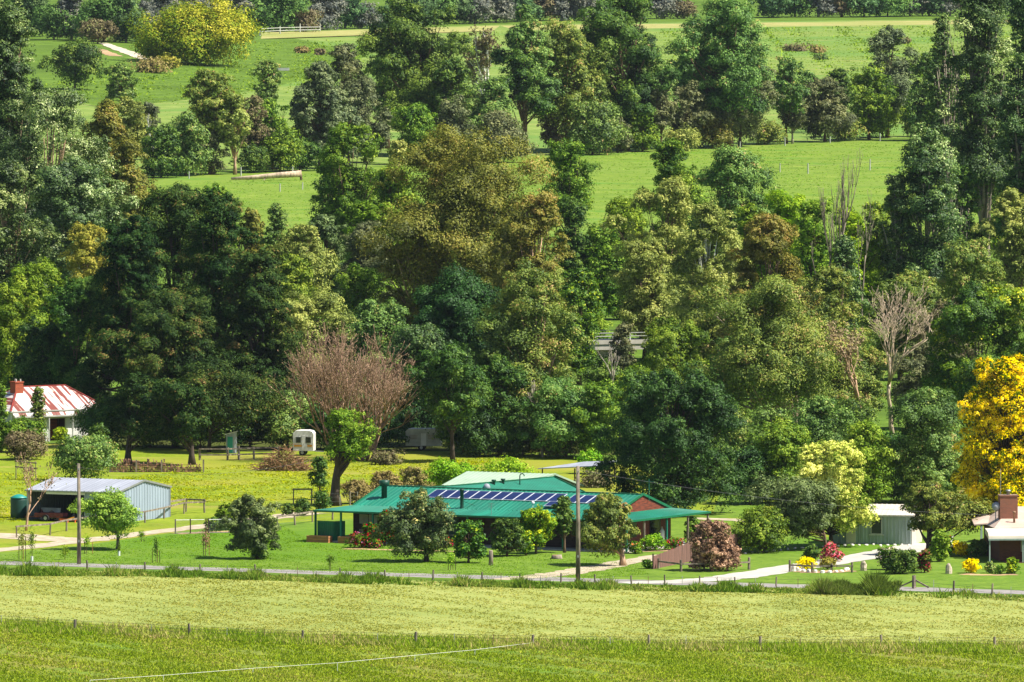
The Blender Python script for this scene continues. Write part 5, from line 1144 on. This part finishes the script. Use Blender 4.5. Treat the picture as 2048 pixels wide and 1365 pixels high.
T('rose_bush','shrub',1896,26,1072,1112,.1,'whiteros','pale rose bush right of the upright conifer',cat='rose bush')
T('yellow_shrub','shrub',1920,34,1086,1112,.0,'yellow','golden yellow bush left of the clipped dark ball',cat='shrub', density=1.5)
T('clipped_shrub','dome',1955,40,1080,1113,.0,'gumgreen','clipped dark ball bush before the brick house',cat='shrub', density=1.8)
T('yellow_shrub','shrub',1942,34,1119,1147,.0,'yellow','round golden bush on the right front lawn',cat='shrub', density=1.6)
T('small_shrub','shrub',1981,24,1125,1147,.0,'gumgreen','small grey green bush second in the right lawn bed',cat='shrub')
T('small_shrub','shrub',2000,22,1130,1149,.0,'citrus','small dark green bush third in the right lawn bed',cat='shrub')
T('yellow_shrub','shrub',2024,28,1116,1148,.0,'lemon','olive yellow bush rightmost in the lawn bed',cat='shrub', density=1.4)
T('flowering_bush','shrub',1624,36,1092,1121,.0,'dark','dark green bush left of the pink flowering one',cat='shrub', density=1.4)
T('flowering_bush','shrub',1662,40,1089,1123,.0,'pinkrose','pink flowering bush behind the golden low shrubs',cat='shrub', density=1.6)
T('yellow_shrub','shrub',1615,38,1117,1139,.0,'yellow','low golden shrub left, inside the stone ringed bed',cat='shrub', density=1.4)
T('yellow_shrub','shrub',1655,34,1118,1139,.0,'ochre','low golden shrub right, inside the stone ringed bed',cat='shrub', density=1.4)
T('rose_bush','shrub',770,34,1022,1092,.05,'redrose','tall climbing red rose beside the verandah post',cat='rose bush', density=1.2)
T('rose_bush','shrub',740,44,1048,1096,.0,'redrose','red rose bush in front of the verandah bench',cat='rose bush', density=.9)
T('flower_clump','shrub',718,46,1068,1096,.0,'mixed','mixed pink and red flowers beside the right planter box',cat='flowers', density=1.2)
T('flower_clump','shrub',752,28,1080,1097,.0,'mixed','low red flowers left of the apple tree',cat='flowers')
T('flower_clump','shrub',884,40,1078,1096,.0,'mixed','small red and yellow flowers right of the apple trunk',cat='flowers')
T('flower_clump','shrub',1270,34,1086,1108,.0,'whiteros','white flower clump right of the pepper tree',cat='flowers', density=1.3)
T('flower_clump','shrub',1306,46,1074,1102,.0,'vine','leafy flower clump before the brick end wall',cat='flowers', density=1.2)
T('flower_clump','shrub',1345,40,1080,1100,.0,'mixed','orange tinted flower clump left of the coppery bush',cat='flowers')
T('climbing_vine','shrub',1384,34,1034,1090,.0,'citrus','climber on the rear verandah post right end of the house',cat='vine')
T('shrub','shrub',1293,24,1120,1138,.0,'citrus','little dark bush at the left end of the paling fence',cat='shrub')
T('passion_vine','shrub',905,106,928,1000,.0,'vine','leafy vine heap behind the green roof, left of the flue',cat='vine', density=1.3)
T('passion_vine','shrub',1010,110,926,968,.0,'vine','low leafy vine heap behind the pale roof',cat='vine')
T('shrub','shrub',604,34,1000,1032,.0,'dark','dark broadleaf bush left of the house corner',cat='shrub')
T('shrub','shrub',575,24,1008,1032,.0,'dark','small dark bush behind the olive tree',cat='shrub')
T('vegetable_bush','shrub',452,46,1008,1060,.0,'bright','leafy bright vegetable bush behind the mesh gate',cat='vegetable', density=1.2)
T('vegetable_bush','shrub',425,30,1035,1063,.0,'citrus','dark leafy vegetable bush at the mesh gate',cat='vegetable')
T('shrub','shrub',1195,66,945,975,.0,'reddish','reddish bare bush under the carport roof',cat='shrub')
T('shrub','shrub',1180,60,905,948,.0,'vine','light green bush behind the carport posts',cat='shrub')
# ---- yard left
T('garden_shrub','shrub',160,120,876,962,.0,'gumgreen','broad olive bush behind the grey shed',cat='shrub', density=1.4)
T('garden_shrub','shrub',48,78,840,905,.0,'green','rounded leafy bush in front of the cottage wall',cat='shrub', density=1.3)
T('garden_shrub','shrub',48,92,868,920,.0,'reddish','purple brown bush before the rounded leafy one',cat='shrub', density=1.3)
T('small_tree','poplar',78,34,776,890,.2,'gum','thin young gum in front of the rusty roof', density=.8)
T('garden_shrub','shrub',122,32,856,888,.0,'lime','lime yellow bush at the cottage entry',cat='shrub')
T('garden_shrub','shrub',196,50,850,905,.0,'dark','dark bush at the right corner of the cottage',cat='shrub')
T('garden_shrub','shrub',2,34,770,905,.0,'green','green bush at the left photo edge beside the cottage',cat='shrub')
T('willow_tree','gum',692,110,822,1012,.48,'bright','lime leafed old tree on a thick dark trunk behind the house', bx=670, bark='dark', trunk_w=3.2, density=.9, cat='tree')
T('shrub','shrub',640,36,912,1000,.25,'dark','dark hanging foliage left of the thick trunk',cat='shrub')
T('shrub','shrub',645,40,984,1022,.0,'dark','dark weeds at the foot of the thick trunk',cat='shrub')
for cx,w_,top,base,lab in ((712,60,962,1008,'dry brown bramble right of the thick trunk'),(770,70,945,1000,'dry brown bramble behind the big green flue'),
   (830,70,938,990,'dry brown bramble left of the leafy vine heap')):
    T('bramble','shrub',cx,w_,top,base,.0,'weed',lab,cat='bramble',density=1.2)
T('bramble','shrub',770,60,905,930,.0,'reddish','brown twiggy heap on the paddock edge under the trees',cat='bramble')
T('round_tree','round',905,150,700,925,.30,'dark','dark overhanging tree right of the cream caravan', bark='dark')
# bare and dead trees
def bt(name, cx, w, top, base, label, bx=None, **kw):
    _seed[0] += 1; k = K(base)
    return bare_tree(name, label, G(bx or cx, base), (base-top)/k, w/k, _seed[0], kpx=k/2, **kw)
bt('bare_tree', 670, 280, 640, 922, 'great brown bare twigged tree in front of the pines', bark='twig', levels=4, split=(3,4), tw=.55, leaf='dead', leafn=5000, leafls=.10, bx=664, trunk_h=.2, up=.25, stems=15, spread=1.1)
bt('bare_tree', 975, 76, 58, 262, 'bare white trunked gum among the creek trees', bark='white', levels=4, split=(2,4), leaf='reddish', leafn=1800, leafls=.4, tw=1.6)
bt('dead_tree', 1775, 210, 556, 876, 'tall pinkish dead gum with forking bare limbs', bark='pale', levels=5, split=(2,4), tw=.8, bx=1786)
bt('dead_tree', 1710, 170, 650, 884, 'broken slanting dead gum with rusty leaves', bark='pink', levels=4, split=(2,3), tw=1.2, lean=-.5, leaf='dead', leafn=900, leafls=.22, bx=1745)
bt('dead_tree', 45, 110, 905, 1062, 'small bare tree with pink limbs left of the shed', bark='pink', levels=5, split=(2,3), tw=.8, bx=52, trunk_h=.3, leaf='reddish', leafn=260, leafls=.14)
bt('dead_poplar', 1662, 60, 296, 690, 'leafless poplar, left of the dead pair', bark='grey', levels=4, split=(3,4), up=2.2, tw=.55, trunk_h=.4)
bt('dead_poplar', 1722, 50, 380, 690, 'leafless poplar, right of the dead pair, shorter', bark='grey', levels=4, split=(2,4), up=2.2, tw=.45, trunk_h=.4)
bt('dead_poplar', 1640, 34, 400, 680, 'low leafless poplar stem beside the dead pair', bark='grey', levels=3, split=(2,3), up=2.2, tw=.5, trunk_h=.4)
bt('bare_tree', 1225, 60, 690, 800, 'thin bare grey tree before the bridge wall', bark='bleach', levels=4, split=(2,3), tw=1.1)
bt('bare_tree', 312, 40, 228, 345, 'bare white stems at the left of the creek line', bark='white', levels=3, split=(2,3), tw=.8)
bt('bare_tree', 1085, 60, 760, 915, 'pale bare branch tree at the foot of the long pink trunk', bark='bleach', levels=4, split=(2,3), tw=.9)
bt('bare_tree', 1880, 100, 300, 640, 'grey twiggy poplar skeleton inside the leafy clump', bark='bleach', levels=4, split=(3,4), up=2.0, tw=.6, trunk_h=.35)
bt('bare_tree', 1925, 120, 40, 600, 'forked pale limbs rising beside the tallest poplar', bark='grey', levels=4, split=(2,3), up=1.6, tw=.4, trunk_h=.4, lean=-.1)
bt('bare_tree', 850, 120, 540, 740, 'pale dead branches low in the central gum', bark='pink', levels=4, split=(2,3), tw=.8)
bt('bare_tree', 1590, 100, 700, 880, 'cream limbed bare gum inside the wide dull green one', bark='pale', levels=4, split=(2,3), tw=1.4)

# understorey in the shade of the wood
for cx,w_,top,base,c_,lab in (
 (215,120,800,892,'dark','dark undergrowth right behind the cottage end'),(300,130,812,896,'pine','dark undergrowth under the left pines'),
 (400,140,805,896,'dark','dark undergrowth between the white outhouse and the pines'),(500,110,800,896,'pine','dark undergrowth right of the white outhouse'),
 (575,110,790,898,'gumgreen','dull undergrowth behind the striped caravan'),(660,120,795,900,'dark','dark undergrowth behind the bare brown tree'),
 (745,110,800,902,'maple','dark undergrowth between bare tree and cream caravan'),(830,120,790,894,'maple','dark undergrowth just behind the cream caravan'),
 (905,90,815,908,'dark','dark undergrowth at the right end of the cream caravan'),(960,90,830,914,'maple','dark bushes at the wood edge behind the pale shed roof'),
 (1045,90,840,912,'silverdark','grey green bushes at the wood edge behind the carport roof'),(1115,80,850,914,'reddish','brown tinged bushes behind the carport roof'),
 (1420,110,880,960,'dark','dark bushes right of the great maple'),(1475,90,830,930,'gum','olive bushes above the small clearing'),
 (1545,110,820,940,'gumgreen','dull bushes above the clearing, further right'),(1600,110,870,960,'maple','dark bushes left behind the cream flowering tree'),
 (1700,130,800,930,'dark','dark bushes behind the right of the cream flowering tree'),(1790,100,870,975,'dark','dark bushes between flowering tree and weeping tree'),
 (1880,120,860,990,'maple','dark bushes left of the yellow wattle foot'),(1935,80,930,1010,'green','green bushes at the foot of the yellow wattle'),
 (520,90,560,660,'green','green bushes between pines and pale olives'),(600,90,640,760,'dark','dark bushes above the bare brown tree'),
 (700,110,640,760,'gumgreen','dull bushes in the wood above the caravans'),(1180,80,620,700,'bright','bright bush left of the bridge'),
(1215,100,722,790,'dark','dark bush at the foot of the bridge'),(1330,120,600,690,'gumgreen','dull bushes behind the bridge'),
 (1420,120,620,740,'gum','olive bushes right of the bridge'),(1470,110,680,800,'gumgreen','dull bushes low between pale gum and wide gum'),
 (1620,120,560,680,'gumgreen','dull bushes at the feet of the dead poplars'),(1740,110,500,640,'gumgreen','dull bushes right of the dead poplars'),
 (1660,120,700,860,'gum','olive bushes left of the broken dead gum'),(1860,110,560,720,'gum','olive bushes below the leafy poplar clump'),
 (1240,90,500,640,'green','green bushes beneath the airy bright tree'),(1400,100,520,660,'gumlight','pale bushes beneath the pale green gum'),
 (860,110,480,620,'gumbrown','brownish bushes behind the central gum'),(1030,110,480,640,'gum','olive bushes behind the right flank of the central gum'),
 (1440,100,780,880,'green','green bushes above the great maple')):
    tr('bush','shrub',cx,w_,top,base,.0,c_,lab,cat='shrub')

hz = MB().box(-700, 700, -60, 4300, -1.2, CH+40).build('haze', None or bpy.data.materials.new('haze'), None)
hm = hz.data.materials[0]; hm.use_nodes = True; t = hm.node_tree; t.nodes.clear()
pv = N(t, 'ShaderNodeVolumePrincipled'); pv.inputs['Color'].default_value = (.72,.82,1.0,1); pv.inputs['Density'].default_value = .000011; pv.inputs['Anisotropy'].default_value = .2
ho = N(t, 'ShaderNodeOutputMaterial'); t.links.new(pv.outputs[0], ho.inputs['Volume'])
hz['kind'] = 'stuff'
